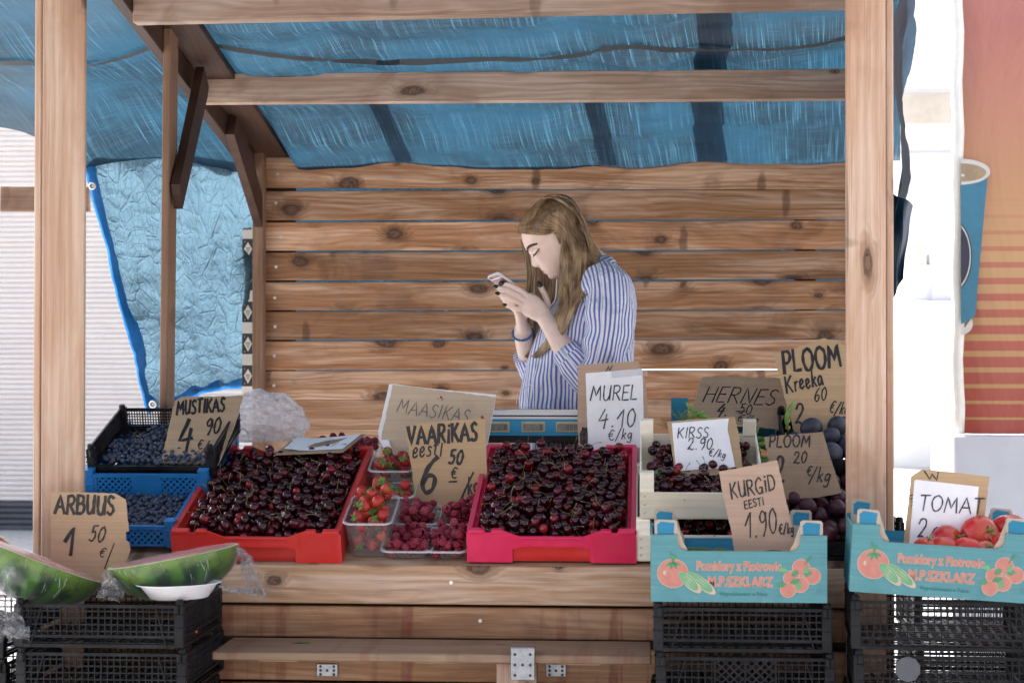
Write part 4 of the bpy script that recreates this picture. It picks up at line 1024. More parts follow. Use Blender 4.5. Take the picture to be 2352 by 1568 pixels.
for si, (M, X, lab) in enumerate(CHS):
    for i, (x, y, z, r) in enumerate(X):
        tilt = Euler((random.gauss(0, .95), random.gauss(0, .95), random.uniform(0, 6.28))).to_matrix().to_4x4()
        if random.random() < .3: tilt = rrot()
        Mi = M @ TR(x, y, z) @ tilt
        if i in own.get(si, ()):
            me, sbm = chproto[random.choice((0, 1, 2, 3, 4, 5, 0, 0, 0, 0))]
            s = r/.0118
            inst('cherry', me, Mi @ Matrix.Diagonal((s, s, s, 1)), lab, 'cherry', 'cherries '+lab.split('cherry ')[1], [('stem', sbm)] if sbm else ())
        else:
            cherry_geo(mass, 0, Mi, 9, 7, r)
            if random.random() < .25: stem_geo(mass, r, Mi, 1, random.uniform(.026, .04))
# leaves and stalk bits among the crated cherries
o = mass.build('cherries', [M_chs, M_stem], None, True); tag(o, 'mass of dark red cherries filling the two red crates and the wooden crates', 'cherries', None, 'stuff')

# blueberries
def bb_geo(b, r, M, nu=10, nv=7):
    def fn(p):
        q = math.hypot(p.x, p.y); z = p.z*.9
        if p.z > 0: z -= .12*math.exp(-(q/.25)**2)
        return V(p.x, p.y, z)
    b.ball((0, 0, 0), r, nu, nv, 0, fn, M)
b = MB(); bb_geo(b, .0061, None, 14, 10); mbb = b.mesh('blueberry', M_bb, True)
b1_ = pack(WB1-.03, .27, .0063, 1000, lambda x, y: .010); b2_ = pack(WB3-.03, .315, .0063, 400, lambda x, y: max(.010, .024-.14*y)+.03*sm(-.04, -.13, x)*sm(.1, .3, y))
BBS = [(MB1 @ TR(0, .008, 0), b1_, 'dusty blue blueberry in the lower blue crate'), (MB3 @ TR(0, .008, 0), b2_, 'dusty blue blueberry in the black crate below the MUSTIKAS sign')]
own = pick(BBS, 300); mass = MB()
for si, (M, X, lab) in enumerate(BBS):
    for i, (x, y, z, r) in enumerate(X):
        Mi = M @ TR(x, y, z) @ rrot()
        if i in own.get(si, ()): s = r/.0061; inst('blueberry', mbb, Mi @ Matrix.Diagonal((s, s, s, 1)), lab, 'blueberry', 'blueberries '+lab.split('blueberry ')[1])
        else: bb_geo(mass, r, Mi, 8, 6)
tag(mass.build('blueberries', M_bbs, None, True), 'mass of dusty blue blueberries filling the blue crate and the black crate', 'blueberries', None, 'stuff')

# clear punnets
def clear_mat(name, tint=(.95, .95, .98), k=.10, rough=.08, bump=0., milky=0., streak=False):
    t = T(name); lw = t.n('LayerWeight', {0: .35}).outputs['Facing']
    nrm = None
    if bump:
        c = t.co(); nrm = t.bump(t.m('ADD', t.noise(c, 60, 5, .7, 2.), t.m('MULTIPLY', t.n('TexVoronoi', {'Vector': c, 'Scale': 26}, feature='DISTANCE_TO_EDGE').outputs[0], .7)), bump, .03)
    f = t.m('MULTIPLY_ADD', t.m('POWER', lw, 2.6), .30, k, True)
    gl = t.n('BsdfGlossy', {'Color': (1, 1, 1, 1), 'Roughness': rough, **({'Normal': nrm} if nrm is not None else {})}).outputs[0]
    sh = t.n('MixShader', {0: f, 1: t.n('BsdfTransparent', {0: (*tint, 1)}).outputs[0], 2: gl}).outputs[0]
    if milky: sh = t.n('MixShader', {0: milky, 1: sh, 2: t.pbr((.82, .82, .86), .4, nrm)}).outputs[0]
    if streak:
        x, y, z = t.xyz(t.co()); a = t.n('Math', {0: y, 1: x}, operation='ARCTAN2').outputs[0]
        s_ = t.noise(t.vec(t.m('MULTIPLY_ADD', z, 30, t.m('MULTIPLY', a, 16)), t.m('MULTIPLY', z, 16), 2), 1, 4, .65, .8); s_ = t.m('MULTIPLY', t.ss(s_, .57, .68), t.ss(z, .004, -.012, .12, .8))
        sh = t.n('MixShader', {0: s_, 1: sh, 2: t.pbr((.85, .87, .88), .12, nrm)}).outputs[0]
    return t.end(sh)
M_pun = clear_mat('clear_plastic', (.93, .93, .96), .06, .12, 0., .10); M_rim = clear_mat('clear_plastic_rim', (.9, .9, .95), .22, .15, 0., .32)
def punnet(name, label, M, w, d, h, group):
    r = thing(name, label, 'punnet', (0, 0, 0), (0, 0, 0), group)
    def ring(z, k, n=40, ww=0., round_=.022):
        out = []
        hw, hd = w/2*k+ww, d/2*k+ww; rr = round_
        for qx, qy, a0 in ((1, -1, -90), (1, 1, 0), (-1, 1, 90), (-1, -1, 180)):
            for i in range(n//4): a = rad(a0+90*i/(n//4-1)); out.append(V(qx*(hw-rr)+rr*math.cos(a), d/2+qy*(hd-rr)+rr*math.sin(a), z))
        return out
    b = MB(); rows = [ring(.001, .80), ring(.003, .84), ring(h*.55, .92), ring(h*.60, .935), ring(h, .975)]; b.grid(rows, 0, None, True); b.add(ring(.001, .80), [tuple(range(40))[::-1]])
    b.build('tub', M_pun, r, True, True)
    b = MB(); b.grid([ring(h-.001, .97), ring(h+.001, 1., 40, .001), ring(h-.001, 1., 40, .004), ring(h-.004, 1., 40, .004)], 0, None, True); b.build('rim', M_rim, r, True, True)
    r.matrix_basis = M; return r
def pun_M(x0, x1, ybot, Y, tilt=TILT, lift=0.):
    a, c = P(x0, ybot, Y), P(x1, ybot, Y); return TR((a.x+c.x)/2, Y, zt(Y)+.002+lift) @ Matrix.Rotation(tilt, 4, 'X'), c.x-a.x
GP = 'clear punnets of berries'
# raspberry: cluster of drupelets
def rasp_geo(b, r, M=None, n=26, nu=7, nv=5):
    for i in range(n):
        t_ = (i+.5)/n; z = 1-1.55*t_; q = math.sqrt(max(0, 1-min(1, abs(z))**2)) if z > 0 else 1-.35*abs(z); a = 2.39996*i
        p = V(math.cos(a)*q*.78, math.sin(a)*q*.78, z*.98)*r
        b.ball((M @ p) if M is not None else p, r*.33, nu, nv)
b = MB(); rasp_geo(b, .0098, None, 34); mrb = b.mesh('raspberry', M_rb, True)
PR = [('front left', 876, 992, 1287, 4.615, .155, .026), ('front right', 978, 1072, 1287, 4.615, .155, .026), ('back left', 905, 1006, 1225, 4.78, .13, .026), ('back right', 1008, 1108, 1225, 4.78, .13, .026)]
RBS = []
for nm, x0, x1, yb, Y, d, h in PR:
    M, w = pun_M(x0, x1, yb, Y)
    punnet('punnet', 'clear punnet of raspberries, %s of the four below the VAARIKAS sign' % nm, M, w, d, h, GP)
    RBS.append((M, pack(w*.86, d*.90, .0098, 48, lambda x, y: .003), 'pink raspberry in the %s punnet below the VAARIKAS sign' % nm))
a, c = P(712, 1012, 5.24), P(866, 1012, 5.24); MQ = TR((a.x+c.x)/2, 5.235, zt(5.235)+.004) @ Matrix.Rotation(TILT*.5, 4, 'X')
punnet('punnet', 'clear tray of raspberries behind the back rim of the left red crate', MQ, c.x-a.x, .14, .032, GP)
RBS.append((MQ, pack((c.x-a.x)*.9, .13, .0098, 70, lambda x, y: .006+.018*(1-((y-.065)/.065)**2)), 'dark raspberry in the tray behind the left red crate'))
own = pick(RBS, 300); mass = MB()
for si, (M, X, lab) in enumerate(RBS):
    for i, (x, y, z, r) in enumerate(X):
        Mi = M @ TR(x, y, z) @ (rrot() if random.random() < .5 else Euler((random.gauss(0, .6), random.gauss(0, .6), 0)).to_matrix().to_4x4())
        s = r/.0098
        if i in own.get(si, ()) or True: inst('raspberry', mrb, Mi @ Matrix.Diagonal((s, s, s*1.05, 1)), lab, 'raspberry', 'raspberries '+lab.split('raspberry ')[1]) if (i in own.get(si, ())) else rasp_geo(mass, r, Mi, 18, 5, 4)
tag(mass.build('raspberries', M_rbs, None, True), 'lower layers of pink raspberries inside the clear punnets and tray', 'raspberries', None, 'stuff')
# strawberries
def straw_meshes(sx):
    b = MB(); prof = [(0, .0), (.35, .02), (.72, .16), (.95, .45), (1., .7), (.93, 1.), (.74, 1.35), (.46, 1.68), (.2, 1.88), (0, 1.95)]
    rows = []
    for q, z in prof: rows.append([V(q*math.cos(a)*sx*(1+.05*math.sin(3*a+sx*9)), q*math.sin(a), -z)*.0145+V(0, 0, .012) for a in [2*math.pi*i/16 for i in range(16)]])
    b.grid(rows, 0, None, True); m1 = b.mesh('strawberry', M_str, True)
    b = MB()
    for i in range(9):
        a = 2*math.pi*i/9+.2; d = V(math.cos(a), math.sin(a), 0); n_ = V(-d.y, d.x, 0); L_ = .0125+.003*math.sin(i*2.3)
        z0 = .0125
        rows = [[d*(L_*t_)+n_*(w_*s)+V(0, 0, z0+.0022*math.sin(t_*3)+(.004*t_*t_ if i % 3 == 0 else -.0035*t_*t_)) for s in (-1, 0, 1)] for t_, w_ in ((0, .0012), (.35, .0028), (.7, .002), (1., .0002))]
        b.grid(rows)
    b.tube([V(0, 0, .012), V(.001, 0, .018), V(.004, .001, .023)], [.001, .0009, .0012], 6)
    return m1, b.mesh('calyx', M_cal, True)
SP = [straw_meshes(1.), straw_meshes(.88), straw_meshes(1.12)]
SPN = [('front', 792, 900, 1287, 4.622, .185, .095, 0, 30), ('upper', 848, 950, 1128, 5.0, .17, .06, .018, 12), ('middle', 853, 951, 1176, 4.87, .10, .06, .0, 6)]
for nm, x0, x1, yb, Y, d, h, lift, n in SPN:
    M, w = pun_M(x0, x1, yb, Y, TILT, lift)
    punnet('punnet', {'front': 'tall clear punnet of strawberries at the counter edge beside the left red crate', 'upper': 'clear punnet of dark strawberries in front of the MAASIKAS sign', 'middle': 'clear punnet of strawberries half hidden behind the tall strawberry punnet'}[nm], M, w, d, h, GP)
    lab = {'front': 'red strawberry in the tall punnet at the counter edge', 'upper': 'dark red strawberry in the punnet below the MAASIKAS sign', 'middle': 'red strawberry in the half hidden middle punnet'}[nm]
    lay = pack(w*.90, d*.93, .0172, n if nm != 'front' else 37, (lambda x, y: .003) if nm == 'front' else (lambda x, y: h*.35))
    for x, y, z, r in lay:
        m1, m2 = random.choice(SP); s = r/.0158
        R = Euler((random.gauss(1.2, .7)*random.choice((1, -1)), random.gauss(0, .6), random.uniform(0, 6.28))).to_matrix().to_4x4()
        inst('strawberry', m1, M @ TR(x, y, z) @ R @ Matrix.Diagonal((s, s, s, 1)), lab, 'strawberry', 'strawberries '+lab.split('strawberry ')[1], [('calyx', m2)])
# plums
def plum_mesh(mat, name='plum'):
    b = MB()
    def fn(p):
        q = math.hypot(p.x, p.y); cre = .05*math.exp(-(p.y/.16)**2)*(1 if p.x > 0 else 0); z = p.z*1.12-.10*math.exp(-(q/.25)**2)*(1 if p.z > 0 else 0)
        return V(p.x*(1-cre), p.y*.97, z)
    b.ball((0, 0, 0), .021, 20, 14, 0, fn); return b.mesh(name, mat, True)
mpr, mpb = plum_mesh(M_plr), plum_mesh(M_plb)
def fill(mesh, name, M, w, d, r, n, base, lab, cat, r0):
    for x, y, z, rr in pack(w, d, r, n, base):
        s = rr/r0; inst(name, mesh, M @ TR(x, y, z) @ rrot() @ Matrix.Diagonal((s, s, s, 1)), lab, cat, name+'s '+lab.split(name+' ')[1])
fill(mpr, 'plum', MK1, WK1*.92, .14, .021, 10, lambda x, y: .03, 'dark red plum in the lowest plum crate', 'plum', .021)
fill(mpr, 'plum', MK2, WK2*.92, .33, .0212, 40, lambda x, y: .015, 'shiny reddish plum in the crate below the second PLOOM sign', 'plum', .021)
fill(mpb, 'plum', MK3, WK3*.92, .28, .0255, 17, lambda x, y: .004+.03*sm(-.05, .1, x), 'dusty dark blue plum in the crate below the PLOOM Kreeka sign', 'plum', .021)
# tomatoes
def tom_geo():
    b = MB()
    def fn(p):
        a = math.atan2(p.y, p.x); q = math.hypot(p.x, p.y); lob = 1+.025*math.cos(5*a+.6)*q
        return V(p.x*lob, p.y*lob, p.z*.80-.16*math.exp(-(q/.26)**2)*(1 if p.z > 0 else 0))
    b.ball((0, 0, 0), .036, 28, 18, 0, fn)
    t = T('tomato_skin'); c = t.co(); r = t.rnd(); z = t.xyz(c)[2]
    k = t.ramp(t.m('MULTIPLY_ADD', t.noise(c, 30, 3), .3, t.m('MULTIPLY', r, .6)), [(0, (.38, .010, .012)), (.5, (.48, .018, .015)), (1, (.54, .035, .02))])
    k = t.mix(t.ss(z, .016, .028, 0, .35), k, (.55, .16, .05)); k = t.mix(t.ss(t.noise(c, 600, 1), .68, .74, 0, .5), k, (.72, .35, .25))
    m1 = b.mesh('tomato', t.end(t.pbr(k, .24, None, Specular_IOR_Level=.5, Subsurface_Weight=.0)), True)
    b = MB()
    for i in range(6):
        a = 2*math.pi*i/6+.3; d = V(math.cos(a), math.sin(a), 0); n_ = V(-d.y, d.x, 0); L_ = .017+.004*math.sin(i*2)
        b.grid([[d*(L_*t_)+n_*(w_*s)+V(0, 0, .0235+.006*t_*(1-t_*.3)+.004*math.sin(i+t_*4)) for s in (-1, 0, 1)] for t_, w_ in ((0, .0016), (.3, .002), (.7, .0014), (1, .0003))])
    b.tube([V(0, 0, .0225), V(.001, 0, .031), V(.004, .002, .038)], [.0016, .0014, .002], 7); return m1, b.mesh('calyx', M_cal, True)
tm, tc_ = tom_geo()
TOM = [(2130, 1262, 4.21, .034, (.2, .1, 0), 0), (2168, 1268, 4.20, .036, (1.2, .2, 0), 0), (2178, 1246, 4.25, .041, (.6, .9, 0), 1), (2222, 1266, 4.21, .037, (2.6, .3, 0), 0), (2252, 1230, 4.26, .046, (1.15, .0, .5), 2), (2318, 1220, 4.30, .046, (2.7, 0, 0), 0),
       (2310, 1258, 4.215, .036, (.9, .5, 0), 0), (2262, 1272, 4.20, .033, (.75, .05, .2), 2), (2362, 1232, 4.26, .039, (2.5, 0, 0), 0), (2362, 1272, 4.21, .036, (.3, 0, 0), 1), (2216, 1290, 4.27, .036, (2, 0, 0), 0), (2290, 1296, 4.30, .036, (2, 1, 0), 0), (2140, 1300, 4.28, .036, (2, 1, 0), 0)]
for i, (x, y, Y, r, e, cal) in enumerate(TOM):
    p = P(x, y, Y); s = r/.036; lab = 'ripe red tomato heaped in the teal box at the right'
    if i == 4: lab = 'largest red tomato with a green calyx, on top of the heap beside the TOMAT sign'
    if i == 2: lab = 'red tomato leaning against the price under the word TOMAT'
    inst('tomato', tm, TR(*p) @ Euler(e).to_matrix().to_4x4() @ Matrix.Diagonal((s, s, s, 1)), lab, 'tomato', 'tomatoes in the teal box', [('calyx', tc_)])
# cucumbers, pea pods, loose leaves
def cuc_mat():
    t = T('cucumber_skin'); c = t.co(); x, y, z = t.xyz(c); a = t.n('Math', {0: y, 1: z}, operation='ARCTAN2').outputs[0]
    s = t.m('MULTIPLY', t.ss(t.m('SINE', t.m('MULTIPLY_ADD', a, 9, t.m('MULTIPLY', t.noise(c, 40, 2), 3))), .3, .95), t.ss(x, -.05, .05)); k = t.mix(t.m('MULTIPLY', s, .55), (.035, .095, .02), (.25, .33, .10))
    return t.end(t.pbr(k, .35, t.bump(t.noise(c, 220, 1), .4, .003)))
b = MB(); b.tube([V(x, .004*math.cos(x*22), 0) for x in (-.062, -.06, -.053, -.035, 0, .035, .053, .06, .062)], [.002, .008, .0135, .0175, .0185, .0175, .0135, .008, .002], 16); mcu = b.mesh('cucumber', cuc_mat(), True)
for i, (x, y, a) in enumerate(((1590, 1277, 1.2), (1612, 1270, 2.5), (1650, 1274, 1.6), (1675, 1270, 2.1), (1705, 1276, 1.4), (1742, 1272, 2.9), (1770, 1275, 2.2), (1830, 1282, 1.7), (1560, 1285, 2.0), (1630, 1287, .4), (1720, 1290, .2), (1800, 1289, 2.9), (1680, 1292, 1.9))):
    p = P(x, y+9, 4.27+.03*(i % 4)); inst('cucumber', mcu, TR(*p) @ rotz(a) @ Matrix.Rotation(.1*(i % 3-1), 4, 'Y') @ Matrix.Rotation(i*1.3, 4, 'X'), 'small green cucumber lying in the teal box below the KURGID sign', 'cucumber', 'cucumbers in the teal box')
def pod():
    b = MB(); rows = []
    for i in range(15):
        t_ = i/14; x = (t_-.5)*.085; w_ = .0075*math.sin(math.pi*min(1, max(0, t_*.96+.02)))**.6; bump_ = 1+.12*math.sin(t_*36); zc = .012*(t_-.5)**2*4
        rows.append([V(x, math.cos(a)*w_*.62*bump_, zc+math.sin(a)*w_) for a in [2*math.pi*j/10 for j in range(10)]])
    b.grid(rows, 0, None, True); b.tube([V(.042, 0, .012), V(.05, .001, .016)], [.001, .0008], 5); return b.mesh('pea_pod', simple('pea_pod_green', (.16, .30, .055), .4, .3, 70), True)
mpod = pod()
for i in range(70):
    u, v_ = rng.random(), rng.random(); M = MH @ TR((u-.5)*(WH-.06), .03+v_*.25, .030+.025*rng.random()+.02*v_)
    inst('pea_pod', mpod, M @ Euler((random.uniform(0, 6), random.gauss(0, .35), random.uniform(0, 6.28))).to_matrix().to_4x4(), 'green pea pod in the teal box under the HERNES sign', 'pea pod', 'pea pods in the teal box')
for p, a in (((1602, 950, 5.1), .5), ((1809, 952, 5.15), 1.8), ((1585, 962, 5.08), 2.4)):
    inst('pea_pod', mpod, TR(*P(*p)) @ Matrix.Rotation(a, 4, 'Y') @ Matrix.Rotation(-a*.2, 4, 'X'), 'green pea pod in the teal box under the HERNES sign', 'pea pod', 'pea pods in the teal box')
b = MB(); q0 = P(1580, 963, 5.06)
for i in range(30):
    a = random.uniform(.2, 2.9); L_ = random.uniform(.008, .02); p = q0+V(random.gauss(-.002, .014), random.gauss(0, .008), random.gauss(.002, .006)); d = V(math.cos(a), random.gauss(0, .4), math.sin(a))*L_; b.tube([p, p+d*.6+V(0, 0, .003), p+d], [.0009, .0008, .0005], 5)
    if i % 3 == 0: b.add([p+d, p+d*1.2+V(.004, 0, .003), p+d*1.5, p+d*1.2+V(-.003, 0, .001)], [(0, 1, 2, 3)])
tag(b.build('herb_sprig', simple('herb_green', (.13, .21, .05), .6, .4, 60)), 'feathery green sprig of pea tendrils in front of the HERNES sign', 'herb')
GL = 'loose leaves among the cherries'
for i, (x, y, Y, a, lab) in enumerate(((1520, 1085, 4.72, .4, 'small pale green leaf at the left end of the upper wooden crate'), (1600, 1182, 4.64, 1.1, 'green leaf hanging under the front slat of the upper wooden crate'), (1522, 1192, 4.63, .2, 'green leaf at the left of the lower wooden crate'), (700, 1465, 4.45, 0, 'flat green leaf lying on the front shelf board'))):
    p = P(x, y, Y) if i < 3 else V(P(700, 1473, 4.49).x, 4.49, z1+.0012); b = MB()
    if i == 3: p = V(P(700, 1470, 4.50).x, 4.50, b_[0].z*0 + P(900, 1501, 4.35).z+.0015)
    R = Euler((0 if i == 3 else 1.0, .1, a)).to_matrix().to_4x4()
    rows = [[TR(*p) @ R @ V((t_-.5)*.045, w_*s, .003*math.sin(t_*5)*(i != 3)-.002*abs(s)*(i != 3)) for s in (-1, 0, 1)] for t_, w_ in ((0, .001), (.25, .009), (.5, .012), (.75, .008), (1, .0006))]
    b.grid(rows); tag(b.build('leaf', M_leaf, None, True), lab, 'leaf')
# ------------------------------------------------------------------ hand lettered price signs
GL_ = {
'A': (.78, ['0,0 .37,1 .74,0', '.15,.36 .60,.36']), 'B': (.62, ['.03,0 .05,1', '~.05,.98 .42,.96 .50,.76 .38,.57 .06,.53', '~.06,.53 .46,.52 .57,.28 .42,.04 .02,.0']),
'D': (.66, ['.04,0 .05,1', '~.03,.98 .40,.92 .60,.55 .50,.15 .03,.0']), 'E': (.56, ['.52,1 .06,.98 .03,.0 .52,.03', '.04,.52 .44,.53']),
'G': (.70, ['~.62,.82 .42,1 .14,.82 .04,.42 .22,.04 .52,.06 .62,.32', '.62,.38 .36,.38', '.62,.38 .60,.0']), 'H': (.68, ['.06,0 .10,1', '.62,0 .64,1', '.06,.5 .62,.53']), 'I': (.26, ['.12,0 .14,1']), 'K': (.66, ['.06,0 .08,1', '.60,1 .08,.42', '.20,.54 .62,.0']),
'L': (.54, ['.07,1 .04,.02 .50,.04']), 'M': (.86, ['.0,0 .14,1 .42,.30 .70,1 .80,0']), 'N': (.68, ['.04,0 .08,1 .56,.02 .64,1']), 'O': (.76, ['~.40,1 .12,.84 .04,.46 .20,.06 .46,.02 .68,.34 .66,.76 .40,1']),
'P': (.62, ['.08,0 .08,1', '~.06,.98 .44,.98 .56,.74 .40,.50 .08,.46']), 'R': (.66, ['.05,0 .06,1', '~.05,.98 .42,.98 .54,.76 .38,.54 .06,.50', '.24,.50 .62,.0']), 'S': (.58, ['~.50,.88 .30,1 .10,.84 .16,.60 .42,.42 .48,.18 .26,.0 .03,.12']), 'T': (.62, ['.0,.97 .62,1', '.30,.98 .28,0']),
'U': (.68, ['~.05,1 .06,.4 .16,.05 .40,.04 .54,.38 .60,1', '.60,1 .58,.02']), 'V': (.66, ['.0,1 .28,0 .62,1']), 'W': (.9, ['0,1 .22,0 .42,.7 .62,0 .86,1']),
'i': (.26, ['.12,0 .14,.74', '.15,.92 .17,1.0']), 'e': (.44, ['~.06,.26 .30,.34 .34,.50 .22,.58 .08,.44 .08,.14 .22,.02 .42,.16']), 's': (.42, ['~.36,.50 .22,.58 .12,.46 .30,.26 .28,.06 .04,.06']), 't': (.34, ['.20,.92 .12,.12 .26,.0', '.0,.60 .36,.64']),
'r': (.36, ['.08,0 .10,.56', '~.10,.36 .20,.54 .34,.54']), 'k': (.44, ['.08,0 .12,1', '.40,.56 .12,.26', '.20,.32 .42,.0']), 'a': (.46, ['~.38,.48 .22,.58 .06,.34 .14,.04 .34,.20 .40,.54', '.40,.54 .44,.02']), 'g': (.44, ['~.38,.46 .22,.56 .06,.34 .16,.08 .34,.22 .40,.52', '~.40,.52 .38,-.18 .22,-.34 .06,-.22']), 'o': (.40, ['~.20,.56 .06,.34 .16,.03 .34,.18 .32,.46 .20,.56']),
'0': (.58, ['~.34,1 .10,.76 .06,.30 .22,.02 .44,.20 .52,.66 .34,1']), '1': (.50, ['.02,.48 .42,1 .34,.0']), '2': (.62, ['~.06,.74 .18,.98 .42,.96 .46,.68 .26,.34 .04,.06', '~.04,.06 .28,.10 .42,-.02 .60,.06']), '4': (.66, ['.40,1 .02,.36 .60,.44', '.52,.72 .36,-.06']), '5': (.56, ['.54,1 .20,.97 .16,.56', '~.16,.56 .40,.60 .46,.28 .28,.02 .02,.10']),
'6': (.60, ['~.50,.98 .22,.72 .06,.32 .20,.02 .44,.10 .48,.40 .26,.48 .08,.28']), '9': (.54, ['~.46,.78 .28,.98 .08,.78 .16,.54 .40,.62 .48,.92', '~.48,.92 .46,.4 .26,-.02']), '.': (.24, ['.08,.0 .13,.05']), '/': (.44, ['.02,-.12 .42,1.05']), '-': (.42, ['.02,.42 .38,.44']),
'€': (.60, ['~.56,.86 .34,.98 .14,.72 .14,.26 .34,.02 .54,.10', '.0,.60 .42,.62', '.0,.42 .38,.44']), ' ': (.34, [])}
class Sign:
    def __init__(s, name, label, Y0, xy, lean=.18, k2=0., cat='price sign'):
        p = P(xy[0], xy[1], Y0); s.p0 = p; s.lean, s.k2 = lean, k2
        s.n = V(k2, -1, lean).normalized(); s.root = thing(name, label, cat, p); s.lift = .0006
    def pt(s, x, y, off=0.):
        d = ray(x, y); t = (s.p0.y+s.lean*(CAMZ-s.p0.z)-s.k2*s.p0.x)/(d.y-s.lean*d.z-s.k2*d.x)
        return CAM+d*t+s.n*off
    def sheet(s, name, outline, mat, off=0., th=.004, bend=0., rough=1.2, parent=None, edge=None):
        pts = []
        n = len(outline); rg = random.Random(len(name)+n+int(outline[0][0]))
        for i in range(n):                                              # slightly uneven hand cut edges
            a, b_ = outline[i], outline[(i+1) % n]; L_ = math.hypot(b_[0]-a[0], b_[1]-a[1]); k = max(1, int(L_/9))
            nx, ny = -(b_[1]-a[1])/max(L_, 1e-6), (b_[0]-a[0])/max(L_, 1e-6)
            for j in range(k):
                e = rg.uniform(-rough, rough)*.5 if 0 < j < k else 0; pts.append((a[0]+(b_[0]-a[0])*j/k+nx*e, a[1]+(b_[1]-a[1])*j/k+ny*e))
        b = MB(); f = [s.pt(x, y, off) for x, y in pts]; bk = [p-s.n*th for p in f]; m = len(f)
        b.add(f+bk, [tuple(range(m))[::-1], tuple(range(m, 2*m))], 0); b.add(f+bk, [(i, (i+1) % m, (i+1) % m+m, i+m) for i in range(m)], 1 if edge else 0)
        return b.build(name, [mat, edge or mat], parent or s.root)
    def ink(s, name, items, mat, off, parent=None):
        """items: (text, x, y of the baseline start, cap height, angle in degrees, stroke width, x stretch, slant)"""
        b = MB(); rg = random.Random(len(name)*7+int(items[0][1])); cnt = 0
        for txt, x, y, h, ang, w, sx, sl in items:
            cx = 0; ca, sa = math.cos(rad(ang)), math.sin(rad(ang))
            for ch in txt:
                wd, strokes = GL_[ch]; jy = rg.uniform(-.04, .04); jr = rg.uniform(-.03, .03)
                for st_ in strokes:
                    smooth = st_[0] == '~'; pp = [tuple(map(float, q.split(','))) for q in st_.strip('~').split()]
                    c = [V(q[0], q[1], 0) for q in pp]
                    if smooth: c = crom(c, 6)
                    else:
                        cc = []
                        for q0, q1 in zip(c, c[1:]): cc += [q0.lerp(q1, i/3) for i in range(3)]
                        c = cc+[c[-1]]
                    img = []
                    for q in c:
                        u = (cx+(q.x+jr*q.y+sl*q.y)*sx)*h+rg.uniform(-.005, .005)*h; v = (q.y+jy)*h+rg.uniform(-.005, .005)*h
                        img.append((x+u*ca-v*sa, y-(v*ca+u*sa)))
                    cnt += 1; o_ = off+.00002*cnt
                    L_, R_ = [], []; m = len(img)
                    for i, (px, py) in enumerate(img):
                        ax, ay = img[max(i-1, 0)]; bx, by = img[min(i+1, m-1)]; dl = math.hypot(bx-ax, by-ay) or 1; nx, ny = -(by-ay)/dl, (bx-ax)/dl
                        ww = w*.5*(1+.16*math.sin(i*.9+cnt)+rg.uniform(-.07, .07)); ex, ey = 0, 0
                        if i in (0, m-1): k = (-1 if i == 0 else 1)*w*.25; ex, ey = (bx-ax)/dl*k, (by-ay)/dl*k
                        L_.append(s.pt(px+ex+nx*ww, py+ey+ny*ww, o_)); R_.append(s.pt(px+ex-nx*ww, py+ey-ny*ww, o_))
                    b.add(L_+R_, [(i, i+1, i+1+m, i+m) for i in range(m-1)])
                cx += wd*sx+.13*sx
        return b.build(name, mat, parent or s.root)
def spots(s, pts, off, mat):
    b = MB()
    for x, y, r in pts: b.add([s.pt(x+r*math.cos(a)*random.uniform(.7, 1.2), y+r*math.sin(a)*random.uniform(.7, 1.2), off) for a in [i*.785 for i in range(8)]], [tuple(range(8))])
    b.build('stain', mat, s.root)
M_juice = simple('berry_juice_stain', (.40, .05, .08), .6, .3, 90)
s = Sign('price_sign', 'brown cardboard sign reading ARBUUS 1.50 standing behind the watermelon halves', 4.42, (200, 1330), .06)
s.sheet('cardboard', [(116, 1129), (262, 1132), (288, 1147), (296, 1219), (288, 1221), (289, 1240), (296, 1245), (299, 1262), (270, 1345), (118, 1345)], M_card, 0, .004, 0, 1.6, None, M_cardraw)
s.ink('lettering', [('ARBUUS', 126, 1178, 42, -1, 7, .70, .06), ('1', 147, 1276, 64, -2, 8, .72, .03), ('50', 203, 1242, 36, -2, 4, .78, .24), ('€', 226, 1278, 22, -8, 2.6, .95, .25), ('/', 240, 1298, 50, 0, 2.8, .85, .1)], M_ink, .0006)
s = Sign('price_sign', 'brown cardboard sign reading MUSTIKAS 4.90 in the black blueberry crate', 4.925, (430, 1066), 1.35)
s.sheet('cardboard', [(401, 921), (418, 911), (558, 908), (546, 955), (517, 1030), (500, 1068), (369, 1062), (390, 970)], M_card, 0, .004, 0, 1.4, None, M_cardraw)
s.ink('lettering', [('MUSTIKAS', 406, 952, 31, 4, 5, .60, .22), ('4', 408, 1041, 76, 2, 7.5, .66, .22), ('90', 470, 998, 36, 6, 4.2, .78, .35), ('€', 453, 1032, 21, 5, 2.6, .9, .3), ('/', 452, 1056, 44, -8, 2.4, .7, .3), ('kg', 467, 1058, 28, 6, 2, .8, .25)], M_ink, .0006)
s = Sign('price_sign', 'pale cardboard sign with faint MAASIKAS lettering over a white sheet, behind the VAARIKAS sign', 5.13, (1000, 1050), .22)
s.sheet('backing_paper', [(893, 881), (904, 880), (980, 890), (1139, 905), (1136, 930), (1112, 1065), (890, 1048), (870, 1010), (868, 990)], M_paper, -.006, .0015, 0, 1.)
s.sheet('cardboard', [(902, 883), (960, 890), (1138, 912), (1121, 1000), (1104, 1075), (930, 1070), (876, 1008), (880, 985)], M_cardpale, 0, .004, 0, 2.0, None, M_cardraw)
s.ink('lettering', [('MAASIKAS', 911, 946, 31, -9, 2.2, .86, .2)], simple('faded_pen', (.13, .125, .13), .6, .4, 200), .0006)
spots(s, [(1013, 912, 3.2), (1016, 917, 2), (1108, 959, 4.5), (1112, 963, 3), (1006, 915, 1.6)], .0006, M_juice)
